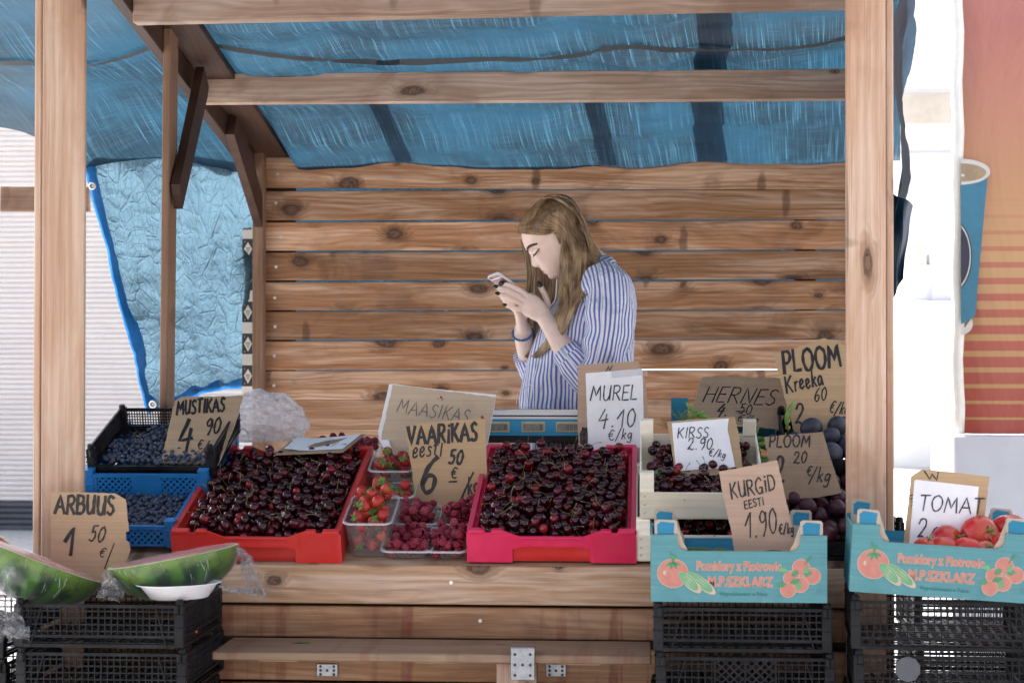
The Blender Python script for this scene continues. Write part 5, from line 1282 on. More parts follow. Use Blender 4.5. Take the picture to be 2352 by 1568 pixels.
b = MB(); rows = [[s.pt(x+dx, y, .004+.012*math.sin(k)) for dx in (-9, 0, 9)] for x, y, k in ((884, 1010, 0), (888, 1022, .6), (893, 1032, 1.6), (898, 1042, 2.6))]; b.grid(rows); b.build('paper_tab', M_paper, s.root, True)
s = Sign('price_sign', 'brown cardboard sign reading VAARIKAS eesti 6.50 standing behind the raspberry punnets', 4.93, (1040, 1150), .16)
s.sheet('cardboard', [(932, 980), (975, 970), (1114, 961), (1117, 1030), (1119, 1142), (1060, 1150), (1018, 1168), (952, 1160), (948, 1090), (936, 1020)], M_card2, 0, .004, 0, 1.6, None, M_cardraw)
s.ink('lettering', [('VAARiKAS', 938, 1022, 41, 4, 7, .64, .1), ('eesti', 946, 1052, 40, 5, 4., .72, .28), ('50', 1030, 1066, 32, 1, 5.5, .80, .2), ('6', 964, 1136, 82, 4, 9.5, .80, .2), ('€', 1035, 1100, 25, 5, 3.6, .95, .25), ('-', 1030, 1116, 26, 1, 4, 1.9, 0), ('/', 1058, 1142, 60, -6, 4.2, .62, .2), ('kg', 1074, 1135, 40, 8, 4, .62, .2)], M_ink, .0006)
s = Sign('price_sign', 'white paper sign reading MUREL 4.10 taped on cardboard behind the right red crate', 5.17, (1400, 1050), .10)
s.sheet('cardboard', [(1328, 838), (1467, 829), (1470, 845), (1484, 880), (1492, 1040), (1478, 1056), (1330, 1060), (1326, 950)], M_cardpink, 0, .005, 0, 1.3, None, M_cardraw)
s.sheet('paper', [(1345, 857), (1475, 846), (1477, 890), (1480, 1026), (1352, 1044), (1348, 950)], M_paper, .0016, .0012, 0, .6)
s.ink('lettering', [('MUREL', 1356, 920, 34, 1.5, 3., .82, .16), ('4.10', 1374, 982, 42, 2, 3, .86, .10), ('€/kg', 1396, 1012, 24, 5, 2.2, .98, .22)], M_pen, .0026)
s.ink('old_lettering', [('N', 1391, 853, 12, 8, 2.2, 1.3, .5)], M_pen, .0006); s.ink('old_mark', [('0', 1336, 1018, 34, 0, 11, .55, 0)], M_ink, .0005)
M_tape = clear_mat('clear_tape', (.95, .95, .97), .10, .2, .5, .15)
b = MB(); rows = [[s.pt(x, y, .0030+.001*random.random()) for x, y in ((1404, yy+ (1478-1404)*0), (1430, yy-2), (1455, yy-4), (1482, yy-7), (1487, yy+2))] for yy in (852, 860, 868)]; b.grid(rows); b.build('tape', M_tape, s.root, True)
b = MB(); rows = [[s.pt(x, y+dy, .0032+.0012*random.random()) for x in (1326, 1352, 1380, 1410, 1440, 1482)] for y, dy in ((1030, 0), (1042, 0), (1056, 0))]; b.grid(rows); b.build('tape', M_tape, s.root, True)
s = Sign('price_sign', 'dull brown cardboard sign reading HERNES 4.50 leaning in the pea box', 5.22, (1690, 975), .75)
s.sheet('cardboard', [(1612, 866), (1645, 864), (1800, 868), (1801, 900), (1808, 931), (1790, 986), (1583, 956)], M_card3, 0, .004, 0, 1.4, None, M_cardraw)
s.ink('lettering', [('HERNES', 1612, 922, 36, -3, 2.8, 1.06, .35), ('4.', 1643, 954, 28, -2, 3.6, .9, .4), ('50', 1696, 950, 23, -4, 2.4, 1.0, .15), ('-', 1688, 952, 20, -3, 1.8, 3.2, 0), ('€/kg', 1690, 966, 16, -6, 1.8, 1.3, .45)], M_ink, .0006)
s = Sign('price_sign', 'tall brown cardboard sign reading PLOOM Kreeka 2.60 beside the right post', 5.17, (1880, 1000), .30)
s.sheet('cardboard', [(1777, 812), (1830, 798), (1893, 776), (1925, 785), (1960, 800), (1962, 1000), (1830, 1010), (1806, 925)], M_card2, 0, .004, 0, 1.8, None, M_cardraw)
s.ink('lettering', [('PLOOM', 1800, 858, 50, 8, 7, .66, .02), ('Kreeka', 1806, 902, 38, 12, 4.6, .66, .12), ('2', 1826, 973, 46, 2, 5, .78, .1), ('60', 1870, 922, 30, 6, 3., .74, .2), ('€/kg', 1903, 948, 28, -6, 3, .66, .3)], M_ink, .0006)
s = Sign('price_sign', 'white paper sign reading KIRSS 2.90 on cardboard in the upper wooden crate', 4.74, (1620, 1095), .42)
s.sheet('cardboard', [(1532, 968), (1600, 962), (1688, 957), (1697, 1000), (1707, 1083), (1552, 1101), (1548, 1070), (1540, 1010)], M_card, 0, .004, 0, 1.5, None, M_cardraw)
s.sheet('paper', [(1543, 972), (1674, 961), (1671, 985), (1689, 1073), (1553, 1082), (1548, 1030)], M_paper, .0016, .0012, 0, .5)
s.ink('lettering', [('KIRSS', 1555, 1007, 24, 1.5, 2.3, .92, .18), ('2.90', 1578, 1034, 26, 2, 2.4, .94, .15), ('€/kg', 1626, 1047, 17, -8, 2., .98, .2)], M_pen, .0026)
s.ink('old_marks', [('ssss', 1547, 1010, 10, -85, 2.2, 1.2, 0)], M_ink, .0006)
s = Sign('price_sign', 'dull cardboard sign reading PLOOM 2.20 leaning over the reddish plums', 4.76, (1850, 1145), .30)
s.sheet('cardboard', [(1756, 1003), (1890, 991), (1900, 1025), (1920, 1090), (1933, 1131), (1880, 1142), (1801, 1146), (1770, 1080)], M_card3, 0, .004, 0, 1.5, None, M_cardraw)
s.ink('lettering', [('PLOOM', 1766, 1026, 27, 0, 3.8, .86, .1), ('2', 1778, 1108, 58, 0, 6.5, .62, .1), ('20', 1822, 1064, 26, 5, 3.4, .9, .2), ('€', 1852, 1092, 22, 2, 3, .9, .2), ('/kg', 1858, 1106, 34, 0, 3.4, .86, .25)], M_ink, .0006)
s = Sign('price_sign', 'pinkish brown cardboard sign reading KURGID EESTI 1.90 in the cucumber box', 4.285, (1740, 1280), .16)
s.sheet('cardboard', [(1651, 1082), (1720, 1070), (1785, 1056), (1797, 1110), (1815, 1190), (1833, 1285), (1692, 1296), (1680, 1220), (1664, 1150)], M_cardpink, 0, .004, 0, 1.4, None, M_cardraw)
s.sheet('fold_flap', [(1690, 1262), (1760, 1252), (1826, 1238), (1834, 1286), (1692, 1296)], M_cardpink, .003, .002, 0, .8)
s.ink('lettering', [('KURGiD', 1680, 1146, 36, 12, 3.8, .68, .10), ('EESTi', 1711, 1168, 18, 12, 2.8, .82, .06), ('1.90', 1712, 1234, 58, 7, 3.6, .58, .10), ('€/kg', 1789, 1226, 23, 6, 3.2, .64, .15)], M_ink, .0006)
s = Sign('price_sign', 'white paper sign reading TOMAT 2 on cardboard in the tomato box', 4.275, (2170, 1262), .10)
s.sheet('cardboard', [(2093, 1094), (2118, 1077), (2190, 1084), (2273, 1094), (2266, 1150), (2250, 1290), (2070, 1290), (2084, 1180)], M_card2, 0, .004, 0, 1.4, None, M_cardraw)
s.sheet('paper', [(2100, 1104), (2104, 1101), (2248, 1117), (2240, 1200), (2236, 1290), (2084, 1290), (2094, 1180)], M_paper, .0016, .0012, 0, .5)
s.ink('lettering', [('TOMAT', 2110, 1172, 36, -3.5, 3.2, .98, .1), ('2', 2106, 1235, 44, -1, 3.6, .9, .1), ('€/', 2138, 1238, 26, 5, 3, 1.05, .2)], M_pen, .0026)
s.ink('old_lettering', [('W', 2128, 1101, 20, -4, 2.8, 1.9, -.2)], M_ink, .0006); s.ink('old_marks', [('itito', 2090, 1135, 13, -82, 2.4, 1.35, 0)], M_ink, .0007)
# price sheet lying flat over the left red crate
r = thing('price_sign', 'white paper price sheet lying flat across the back rim of the left red crate', 'price sign', P(740, 1030, 5.1))
q = [P(632, 1052, 5.03), P(788, 1046, 5.03), P(838, 1006, 5.20), P(668, 1022, 5.20)]; q = [p+V(0, 0, .012) for p in q]
b = MB(); b.add(q+[p-V(0, 0, .004) for p in q], [(0, 1, 2, 3), (7, 6, 5, 4), (0, 4, 5, 1), (1, 5, 6, 2), (2, 6, 7, 3), (3, 7, 4, 0)]); b.build('cardboard', M_card3, r)
bil = lambda u, v: q[0].lerp(q[1], u).lerp(q[3].lerp(q[2], u), v)
b = MB(); b.grid([[bil(.10+.86*u/8, .10+.86*v/6)+V(0, 0, .0016+.008*math.exp(-((u/8-.0)/.2)**2)) for u in range(9)] for v in range(7)]); b.build('paper', M_paper, r, True)
b = MB()
for k, (u0, v0, u1, v1) in enumerate(((.44, .55, .52, .35), (.46, .45, .54, .50), (.55, .30, .62, .62), (.64, .58, .62, .32), (.70, .50, .64, .44), (.65, .44, .70, .33), (.76, .50, .72, .36), (.72, .36, .77, .40), (.78, .52, .76, .22), (.56, .62, .66, .74), (.5, .68, .62, .80))):
    a, c = bil(u0, v0), bil(u1, v1); d = (c-a).normalized(); nn = V(-d.y, d.x, 0)*.0008; up_ = V(0, 0, .0040+.00003*k); b.add([a+nn+up_, a-nn+up_, c-nn+up_, c+nn+up_], [(0, 1, 2, 3)])
b.build('lettering', M_pen, r)
# ------------------------------------------------------------------ the seller
YP = 5.6
def Wp(x, y, dy=0.): return P(x, y, YP+dy)
pr = thing('person', 'woman with long light brown hair in a blue striped shirt looking down at a phone', 'person', Wp(1340, 1000))
HC = P(1293, 541, YP); HP = rad(30)
hu, hf, hl = V(-math.sin(HP), 0, math.cos(HP)), V(-math.cos(HP), 0, -math.sin(HP)), V(0, -1, 0)
def H(f, u, s): return HC+hf*(f*.001)+hu*(u*.001)+hl*(s*.001)
LV = [(108, 0, -22, 6), (104, 38, -44, 32), (98, 62, -57, 48), (88, 82, -65, 60), (76, 96, -69, 67), (62, 106, -71, 71), (45, 112, -71, 73), (28, 115, -69, 73), (15, 114, -66, 72), (0, 107, -62, 70), (-15, 105, -56, 67.5), (-30, 105, -48, 64), (-48, 104, -38, 60), (-60, 102.5, -28, 56), (-72, 100, -18, 51), (-82, 98, -8, 44), (-92, 93, 2, 36), (-98, 84, 15, 27), (-102, 66, 32, 10)][::-1]
lu = np.array([q[0] for q in LV])
def lev(u): return tuple(float(np.interp(u, lu, [q[k] for q in LV])) for k in (1, 2, 3))
NU_ = [(-52, 0), (-49, 1.5), (-45, 5), (-40, 13), (-35, 18), (-30, 19), (-25, 17.5), (-18, 14), (-10, 9.5), (-2, 6), (6, 2.5), (14, 0)]
def gs(x, m, s): return math.exp(-((x-m)/s)**2)
def feat(u, s):
    a = abs(s); d = 0
    wd = 5.5+max(0, min(1, (8-u)/42))*5.5
    d += float(np.interp(u, [q[0] for q in NU_], [q[1] for q in NU_]))*gs(s, 0, wd)
    d += 5.0*gs(a, 10.5, 4.5)*gs(u, -39, 5)
    d += 3*gs(u, 17, 8)*gs(a, 22, 20) - 8*gs(a, 30, 13)*gs(u, 1, 9) + 6.5*gs(a, 32, 10)*gs(u, -3, 7.5)
    d += 5*gs(u, -56, 3.4)*gs(s, 0, 15)+5.2*gs(u, -67, 4.2)*gs(s, 0, 14)-2.2*gs(u, -61.5, 1.8)*gs(s, 0, 20)
    d += 3.5*gs(u, -91, 9)*gs(s, 0, 15)+3*gs(a, 44, 18)*gs(u, -25, 16)-2*gs(u, -78, 4)*gs(s, 0, 18)
    return d
def headpt(u, a, grow=0.):
    F, B, w_ = lev(u); cf, R = (F+B)/2, (F-B)/2
    f, s = cf+R*math.cos(a), w_*math.sin(a)
    if math.cos(a) > 0: f += feat(u, s)*math.cos(a)**.5
    if grow:
        n_ = V(math.cos(a)/max(R, 1), math.sin(a)/max(w_, 1)); n_.normalize(); k = sm(110, 70, u)
        f += n_.x*grow*k; s += n_.y*grow*k; u = u+grow*(1-k)*1.0+grow*.5*k*sm(20, 100, u)
    return f, u, s
def front(u, s, off=1.):                             # face surface at lateral s
    F, B, w_ = lev(u); a = math.asin(max(-1, min(1, s/w_))); f, u, s = headpt(u, a); n_ = V(math.cos(a), math.sin(a)); return H(f+n_.x*off, u, s+n_.y*off)
body = MB(); NA = 72; us = list(np.linspace(-102, 108, 84))
rows = [[H(*headpt(u, 2*math.pi*j/NA)) for j in range(NA)] for u in us]
body.grid(rows, 0, None, True); body.add(rows[0], [tuple(range(NA))], 0); body.add(rows[-1], [tuple(range(NA))[::-1]], 0)
def limb(pts, rads, n=16, ref=None): body.tube(crom(pts, 5), [r for r in resamp(rads, 5)], n, 0, True, None, ref)
def resamp(r, k):
    out = []
    for a, b in zip(r, r[1:]):
        for j in range(k):
            t_ = j/k; out.append(tuple(x+(y-x)*t_ for x, y in zip(a, b)) if hasattr(a, '__len__') else a+(b-a)*t_)
    return out+[r[-1]]
limb([H(15, -40, 0), H(-8, -75, 0), Wp(1368, 618), Wp(1372, 660)], [.050, .049, .052, .060], 20)
limb([Wp(1372, 640), Wp(1362, 720), Wp(1345, 850), Wp(1338, 960), Wp(1345, 1060)], [(.05, .09), (.085, .14), (.10, .13), (.11, .13), (.12, .15)], 24, (1, 0, 0))
# near (left) arm and hand
limb([Wp(1390, 668, -.15), Wp(1388, 760, -.19), Wp(1358, 880, -.19)], [.050, .046, .040]); limb([Wp(1358, 880, -.19), Wp(1303, 812, -.165), Wp(1268, 755, -.135), Wp(1250, 728, -.118)], [.041, .033, .0265, .0245])
pw = V(.35, 0, .94)
limb([Wp(1256, 736, -.122), Wp(1247, 724, -.117), Wp(1236, 714, -.113), Wp(1220, 702, -.109), Wp(1206, 694, -.105)], [(.024, .020), (.026, .0185), (.031, .0175), (.0345, .0155), (.031, .0115)], 18, pw)
FING = {'index': [(1212, 680, -.106), (1196, 667, -.110), (1175, 656, -.106), (1158, 652, -.096)], 'middle': [(1207, 690, -.107), (1190, 678, -.114), (1167, 667, -.110), (1143, 660, -.098)],
        'ring': [(1206, 702, -.106), (1188, 692, -.113), (1169, 683, -.109), (1147, 676, -.098)], 'little': [(1208, 713, -.103), (1195, 711, -.108), (1181, 707, -.104), (1163, 702, -.094)], 'thumb': [(1245, 708, -.105), (1258, 704, -.090), (1253, 680, -.078), (1241, 657, -.074)]}
NAILS = []
for k, q in FING.items():
    pts = [Wp(*p) for p in q]; r0 = {'little': .0074, 'thumb': .0105}.get(k, .0085)
    c = crom(pts, 6); body.tube(c, [r0*(1.05-.27*i/(len(c)-1))+(.0007 if i in (6, 12) else 0) for i in range(len(c))], 12); body.ball(c[-1], r0*.78, 10, 8)
    NAILS.append((c[-1], (c[-1]-c[-3]).normalized(), r0))
# far (right) arm and hand behind the phone
limb([Wp(1372, 665, .15), Wp(1330, 780, .19), Wp(1248, 878, .15)], [.050, .046, .040]); limb([Wp(1248, 878, .15), Wp(1212, 810, .06), Wp(1200, 752, -.02)], [.040, .031, .0245])
limb([Wp(1203, 765, -.01), Wp(1199, 748, -.024), Wp(1197, 733, -.038), Wp(1192, 716, -.050), Wp(1184, 704, -.056)], [(.024, .019), (.025, .018), (.030, .017), (.032, .015), (.028, .012)], 18, (0, 1, 0))
FR = [[(1190, 708, -.084), (1176, 693, -.098), (1163, 674, -.092), (1156, 660, -.082)], [(1186, 706, -.068), (1170, 690, -.080), (1157, 672, -.078), (1151, 657, -.072)], [(1184, 707, -.050), (1167, 692, -.052), (1154, 676, -.052), (1148, 664, -.05)], [(1185, 712, -.036), (1169, 700, -.032), (1158, 688, -.034), (1152, 678, -.036)], [(1204, 730, -.05), (1216, 712, -.058), (1215, 694, -.052), (1203, 680, -.046)]]
for q in FR:
    c = crom([Wp(*p) for p in q], 6); body.tube(c, [.0088*(1.04-.25*i/(len(c)-1)) for i in range(len(c))], 12); body.ball(c[-1], .0069, 10, 8); NAILS.append((c[-1], (c[-1]-c[-3]).normalized(), .0084))
def skin_mat():
    t = T('skin'); g = t.n('NewGeometry').outputs['Position']
    def near(p, r): return t.ss(t.n('VectorMath', {0: g, 1: tuple(p)}, operation='DISTANCE').outputs['Value'], r, r*.25)
    k = t.mix(t.ss(t.noise(g, 30, 3), .35, .65), (.77, .585, .505), (.82, .64, .56))
    k = t.mix(t.m('MULTIPLY', near(front(-22, 42), .026), .30), k, (.66, .34, .30))
    for c, r, f in ((front(-58, 3), .0075, .6), (front(-66, 3), .008, .75), (front(-60, 12), .007, .5), (front(-65, 10), .0075, .6)): k = t.mix(t.m('MULTIPLY', near(c, r), f), k, (.55, .21, .20))
    k = t.mix(t.m('MULTIPLY', near(front(-43, 8), .004), .8), k, (.16, .06, .05)); k = t.mix(t.m('MULTIPLY', near(front(7, 36), .014), .22), k, (.40, .22, .19))
    return t.end(t.pbr(k, .45, None, Subsurface_Weight=.12, Subsurface_Radius=(.012, .005, .003), Subsurface_Scale=1.0, Specular_IOR_Level=.35))
bo = body.build('body', skin_mat(), pr, True)
rm = bo.modifiers.new('remesh', 'REMESH'); rm.mode = 'VOXEL'; rm.voxel_size = .0024; rm.use_smooth_shade = True
sm_ = bo.modifiers.new('smooth', 'SMOOTH'); sm_.factor = .5; sm_.iterations = 3
M_nail = simple('dark_nail_varnish', (.012, .018, .02), .12, .1, 60); M_brow = simple('brow_hair', (.045, .024, .015), .7, .2, 200); M_lash = simple('lash', (.012, .009, .008), .5)
for p, d, r0 in NAILS:
    b = MB()
    side = V(0, -1, .35).normalized(); side = (side-d*side.dot(d)).normalized(); t3 = d.cross(side)
    R = Matrix((d, t3, side)).transposed().to_4x4(); R.translation = p+side*(r0*.50)+d*.0035
    b.ball((0, 0, 0), 1, 12, 8, 0, lambda q, r=r0: V(q.x*r*1.15, q.y*r*.72, q.z*r*.42), R)
    b.build('nail', M_nail, pr, True)
for sd_ in (1, -1):
    b = MB(); q = [(10, 13), (13.5, 19), (17, 29), (19, 40), (17, 50), (12.5, 58)]; c = crom([front(u, s*sd_, 1.2) for u, s in q], 5); n_ = len(c)
    b.tube(c, [(.0016+.0030*math.sin(math.pi*min(1, .16+.74*i/n_))**.8, .0011) for i in range(n_)], 8, 0, True, None, hu); b.build('eyebrow', M_brow, pr, True)
    b = MB(); c = crom([front(u, s*sd_, 1.6) for u, s in ((-4, 18), (-7.5, 25), (-8.8, 33), (-7, 41), (-3.5, 48), (-1.5, 52))], 6)
    b.tube(c, [(.0008+.0012*math.sin(math.pi*i/len(c))**.6, .0010) for i in range(len(c))], 6, 0, True, None, hu)
    for i in range(6, len(c)):
        d = hf*.85-hu*.75+hl*(.5*sd_*(i/len(c)-.3)); b.tube([c[i], c[i]+d*.004, c[i]+d*.0085+hu*.002], [.0006, .0005, .0002], 4)
    b.build('eyelashes', M_lash, pr, True)
    b = MB(); c = crom([front(u, s*sd_, .4) for u, s in ((3, 19), (5.2, 30), (5.5, 41), (2.5, 50))], 5); b.tube(c, [.0006]*len(c), 5); b.build('eyelid_crease', simple('lid_crease', (.36, .19, .16), .6), pr, True)
# hair
TS = [(592, 1370, 33, .052), (606, 1374, 42, .062), (620, 1378, 54, .10), (636, 1381, 66, .150), (660, 1380, 78, .175), (700, 1368, 96, .182), (750, 1352, 108, .178), (810, 1338, 116, .168), (870, 1330, 122, .162), (930, 1328, 124, .162), (1000, 1332, 122, .168), (1080, 1338, 118, .172)]
ty = [q[0] for q in TS]
def hair_mat():
    t = T('light_brown_hair'); r = t.isl(); u, v, _ = t.xyz(t.n('UVMap').outputs[0])
    g = t.noise(t.n('NewGeometry').outputs['Position'], 18, 3); px_, py_, pz_ = t.xyz(t.n('NewGeometry').outputs['Position'])
    g2 = t.noise(t.vec(t.m('MULTIPLY', px_, 60), t.m('MULTIPLY', py_, 60), t.m('MULTIPLY', pz_, 9)), 1, 3)
    k = t.ramp(t.m('MULTIPLY_ADD', r, .42, t.m('MULTIPLY', t.m('SUBTRACT', t.m('ADD', g, g2), .60), 1.15)), [(0, (.055, .033, .017)), (.3, (.155, .092, .047)), (.62, (.28, .18, .096)), (1, (.52, .365, .21))])
    return t.end(t.pbr(k, .38, None, Specular_IOR_Level=.55, Anisotropic=.5))
M_hair = hair_mat(); M_scalp = simple('hair_roots', (.185, .122, .066), .45, .4, 70)
hb = MB()
def hairy(f, u): return (u > 29+(f-46)*.60) if f > 22 else True
gr = 9.5
NA2 = 120; us2 = [u for u in np.linspace(-70, 108, 110)]
idx = {}
for i, u in enumerate(us2):
    for j in range(NA2):
        a = 2*math.pi*j/NA2; f, uu, s = headpt(u, a, gr+1.2*noise.noise(V(j*.55, u*.02, 1))+.8*math.sin(j*1.9+u*.03)); idx[i, j] = (f, uu, s)
vs = []; mp = {}; fs = []
for i in range(len(us2)-1):
    for j in range(NA2):
        q = [(i, j), (i, (j+1) % NA2), (i+1, (j+1) % NA2), (i+1, j)]
        if all(hairy(idx[k][0], idx[k][1]-3) for k in q):
            for k in q:
                if k not in mp: mp[k] = len(vs); vs.append(H(*idx[k]))
            fs.append([mp[k] for k in q])
top_ = [mp[(len(us2)-1, j)] for j in range(NA2)]; fs.append(top_)
hb.add(vs, fs, 1)
def loc(p): d = p-HC; return d.dot(hf)*1000, d.dot(hu)*1000
def place(x, y, dy, lift):
    p = Wp(x, y, 0); f, u = loc(p); F, B, w_ = lev(max(-102, min(108, u))); cf, R = (F+B)/2, (F-B)/2+8
    e = 1-((f-cf)/R)**2
    if e > 0 and -60 < u < 118:
        s = (w_+8)*math.sqrt(e)*sm(124, 95, u)**.5; s = max(s, 4)*.001+lift; k = sm(-62, -25, u); dy = -(s)*k+dy*(1-k)
    q_ = [float(np.interp(y, ty, [q[k] for q in TS])) for k in (1, 2, 3)]; e2 = 1-((x-q_[0])/(q_[1]*1.06))**2
    if y > 625 and e2 > 0: dy = min(dy, -(q_[2]*math.sqrt(e2)*1.08+.004+lift)) if dy < 0 else dy
    return P(x, y, YP+dy)
NEAR = [[(1193, 534), (1217, 538), (1253, 539), (1280, 531), (1291, 543), (1289, 576), (1284, 630), (1289, 675), (1278, 720), (1262, 770), (1240, 802)],
        [(1191, 520), (1219, 511), (1253, 517), (1286, 528), (1301, 556), (1297, 594), (1293, 648), (1304, 684), (1289, 745), (1252, 797), (1222, 818)],
        [(1208, 488), (1244, 480), (1276, 491), (1306, 528), (1319, 576), (1317, 630), (1315, 675), (1300, 738), (1272, 785), (1250, 806), (1232, 822)],
        [(1235, 463), (1264, 461), (1298, 482), (1328, 538), (1334, 590), (1331, 636), (1324, 680), (1314, 715), (1306, 738), (1300, 752), (1292, 768)],
        [(1247, 455), (1276, 455), (1312, 482), (1338, 536), (1346, 578), (1346, 606), (1342, 632), (1336, 656), (1331, 675), (1327, 690), (1323, 705)],
        [(1258, 448), (1289, 453), (1321, 480), (1344, 528), (1361, 572), (1374, 596), (1386, 610), (1394, 617), (1399, 621), (1403, 624), (1406, 627)],
        [(1271, 446), (1307, 457), (1334, 489), (1352, 536), (1374, 578), (1390, 600), (1402, 614), (1410, 622), (1415, 627), (1419, 631), (1422, 634)]]
DYN = [-.085, -.092, -.098, -.100, -.098, -.085, -.05]
rg = random.Random(5)
def strand(pts, r, n=5):
    c = crom(pts, 4); m = len(c); hb.tube(c, [(r*(1.1 if 2 < i < m-6 else .45+.6*min(i/3, (m-1-i)/6)))*(.9+.2*math.sin(i*.6+r*9e4)) for i in range(m)], n, 0, False)
for k in range(1500):
    t_ = rg.random()**.9*(len(NEAR)-1.001); i = int(t_); w_ = t_-i; lift = rg.uniform(-.001, .0055); ph, am = rg.uniform(0, 6.28), rg.uniform(0, 1)
    cut = rg.choice((11, 11, 10, 10, 9, 9, 8)); pts = []
    ns = math.floor(t_*3+.5)/3; t2 = t_*.5+ns*.5 if rg.random() < .6 else t_; i = min(int(t2), len(NEAR)-2); w_ = t2-i
    for j in range(cut):
        (xa, ya), (xb, yb) = NEAR[i][j], NEAR[i+1][j]; fr_ = j/10
        x = xa+(xb-xa)*w_+rg.uniform(-1, 1)*(.6+2.2*fr_)+math.sin(ph+j*.9)*am*3.2*fr_; y = ya+(yb-ya)*w_+rg.uniform(-1, 1)*(.5+1.5*fr_)
        dy = DYN[i]+(DYN[i+1]-DYN[i])*w_+rg.uniform(-.012, .006)*min(1, fr_*2)
        pts.append(place(x, y, dy, lift))
    strand(pts, rg.uniform(.0007, .0016))
FAR = [[(1196, 550), (1207, 590), (1213, 640), (1208, 690), (1211, 740), (1207, 785), (1203, 815)], [(1222, 560), (1232, 610), (1238, 660), (1232, 710), (1230, 760), (1220, 800), (1211, 822)], [(1262, 590), (1268, 640), (1268, 680), (1262, 720), (1254, 760), (1242, 790), (1226, 815)], [(1310, 600), (1314, 640), (1310, 690), (1298, 730), (1284, 765), (1262, 795), (1240, 812)]]
for k in range(480):
    t_ = rg.random()*2.999; i = int(t_); w_ = t_-i; ph = rg.uniform(0, 6.28); dy0 = (.085, .07, .045, .0)[i]*(1-w_)+(.085, .07, .045, .0)[i+1]*w_+rg.uniform(-.02, .02)
    pts = [Wp(a[0]+(c_[0]-a[0])*w_+rg.uniform(-2, 2)+2*math.sin(ph+j), a[1]+(c_[1]-a[1])*w_+rg.uniform(-2, 2), dy0-.035*sm(2, 5, j)) for j, (a, c_) in enumerate(zip(FAR[i], FAR[i+1]))]
    strand(pts, rg.uniform(.0008, .0018))
for k in range(14):                                   # flyaway strands at the front hairline
    p0 = Wp(1193+rg.uniform(-2, 12), 520+rg.uniform(-20, 15), -.02); strand([p0, p0+V(-.006, -.004, -.004), p0+V(-.010+rg.uniform(-.004, .008), -.004, -.014)], .0004, 3)
hb.build('hair', [M_hair, M_scalp], pr, True)
# shirt
def shirt_mat():
    t = T('striped_cotton'); u, v, _ = t.xyz(t.n('UVMap').outputs[0]); g = t.n('NewGeometry').outputs['Position']
    uu = t.m('MULTIPLY_ADD', t.m('SUBTRACT', t.noise(t.vec(t.m('MULTIPLY', u, 8), t.m('MULTIPLY', v, 8), 0), 1, 2), .5), .010, u)
    fr_ = t.m('FRACT', t.m('MULTIPLY', uu, 1/.0136)); st_ = t.m('MULTIPLY', t.ss(fr_, .28, .36), t.ss(fr_, .80, .72))
    k = t.mix(st_, (.80, .82, .90), (.13, .175, .50))
    wv_ = t.noise(g, 900, 1); fold = t.noise(t.n('VectorMath', {0: g, 1: (26, 26, 13)}, operation='MULTIPLY').outputs[0], 1, 3, .5, 1.1)
    return t.end(t.pbr(k, .8, t.bump(t.m('MULTIPLY_ADD', wv_, .03, fold), .9, .025), Specular_IOR_Level=.15, Sheen_Weight=.2))
M_shirt = shirt_mat()
sb = MB()
rows = []; uvs = []; NAS = 120
for i in range(70):
    y = 592+(1080-592)*i/69; cx, hx, hy = (float(np.interp(y, ty, [q[k] for q in TS])) for k in (1, 2, 3)); row = []; ur = []
    for j in range(NAS+1):
        a = 2*math.pi*j/NAS; fold = sm(650, 900, y)*(.075*math.sin(a*7+y*.012+2*math.sin(y*.01))+.03*math.sin(a*15-y*.02))+.02*noise.noise(V(a*3, y*.02, 4))
        k = 1+fold; x = cx+hx*math.cos(a)*k; dy = hy*math.sin(a)*k; row.append(P(x, y, YP+dy)); ur.append((1.02*j/NAS+.02*math.sin(y*.012), y*.00128))
    rows.append(row); uvs.append(ur)
sb.grid(rows, 0, uvs)
def sleeve(pts, rads, seed, n=40, k=7, amp=.18):
    c = crom(pts, k); r = resamp(rads, k); vs = MB(); vs.tube(c, r, n, 0, False, None, (0, -1, 0)); out = []
    for q, (p, uv) in enumerate(zip(vs.v, vs.uv)):
        i = q//n; ctr = c[i]; d = Vector(p)-ctr; ag = 2*math.pi*(q % n)/n
        f = 1+amp*noise.noise(V(math.cos(ag)*1.6+seed, math.sin(ag)*1.6, uv[1]*16))+amp*.8*math.sin(uv[1]*75+3*math.sin(ag+seed))*sm(.2, .8, i/len(c))*.6
        out.append(ctr+d*f)
    L_ = 2*math.pi*max(rads); rows = [[out[i*n+j % n] for j in range(n+1)] for i in range(len(c))]
    sb.grid(rows, 0, [[(L_*j/n, vs.uv[i*n][1]) for j in range(n+1)] for i in range(len(c))])
sleeve([Wp(1385, 640, -.10), Wp(1394, 668, -.155), Wp(1398, 730, -.195), Wp(1390, 800, -.205), Wp(1366, 872, -.198), Wp(1350, 893, -.192)], [.055, .070, .068, .064, .060, .045], 1.)
sleeve([Wp(1368, 880, -.196), Wp(1350, 868, -.192), Wp(1326, 840, -.180), Wp(1306, 815, -.168)], [.052, .055, .050, .043], 2., 40, 7, .08)
sleeve([Wp(1365, 645, .11), Wp(1345, 690, .165), Wp(1310, 790, .19), Wp(1246, 872, .16)], [.055, .068, .062, .052], 3.)
sleeve([Wp(1252, 880, .16), Wp(1234, 858, .125), Wp(1214, 825, .085)], [.050, .048, .040], 4., 32, 7, .08)
so = sb.build('shirt', M_shirt, pr, True)
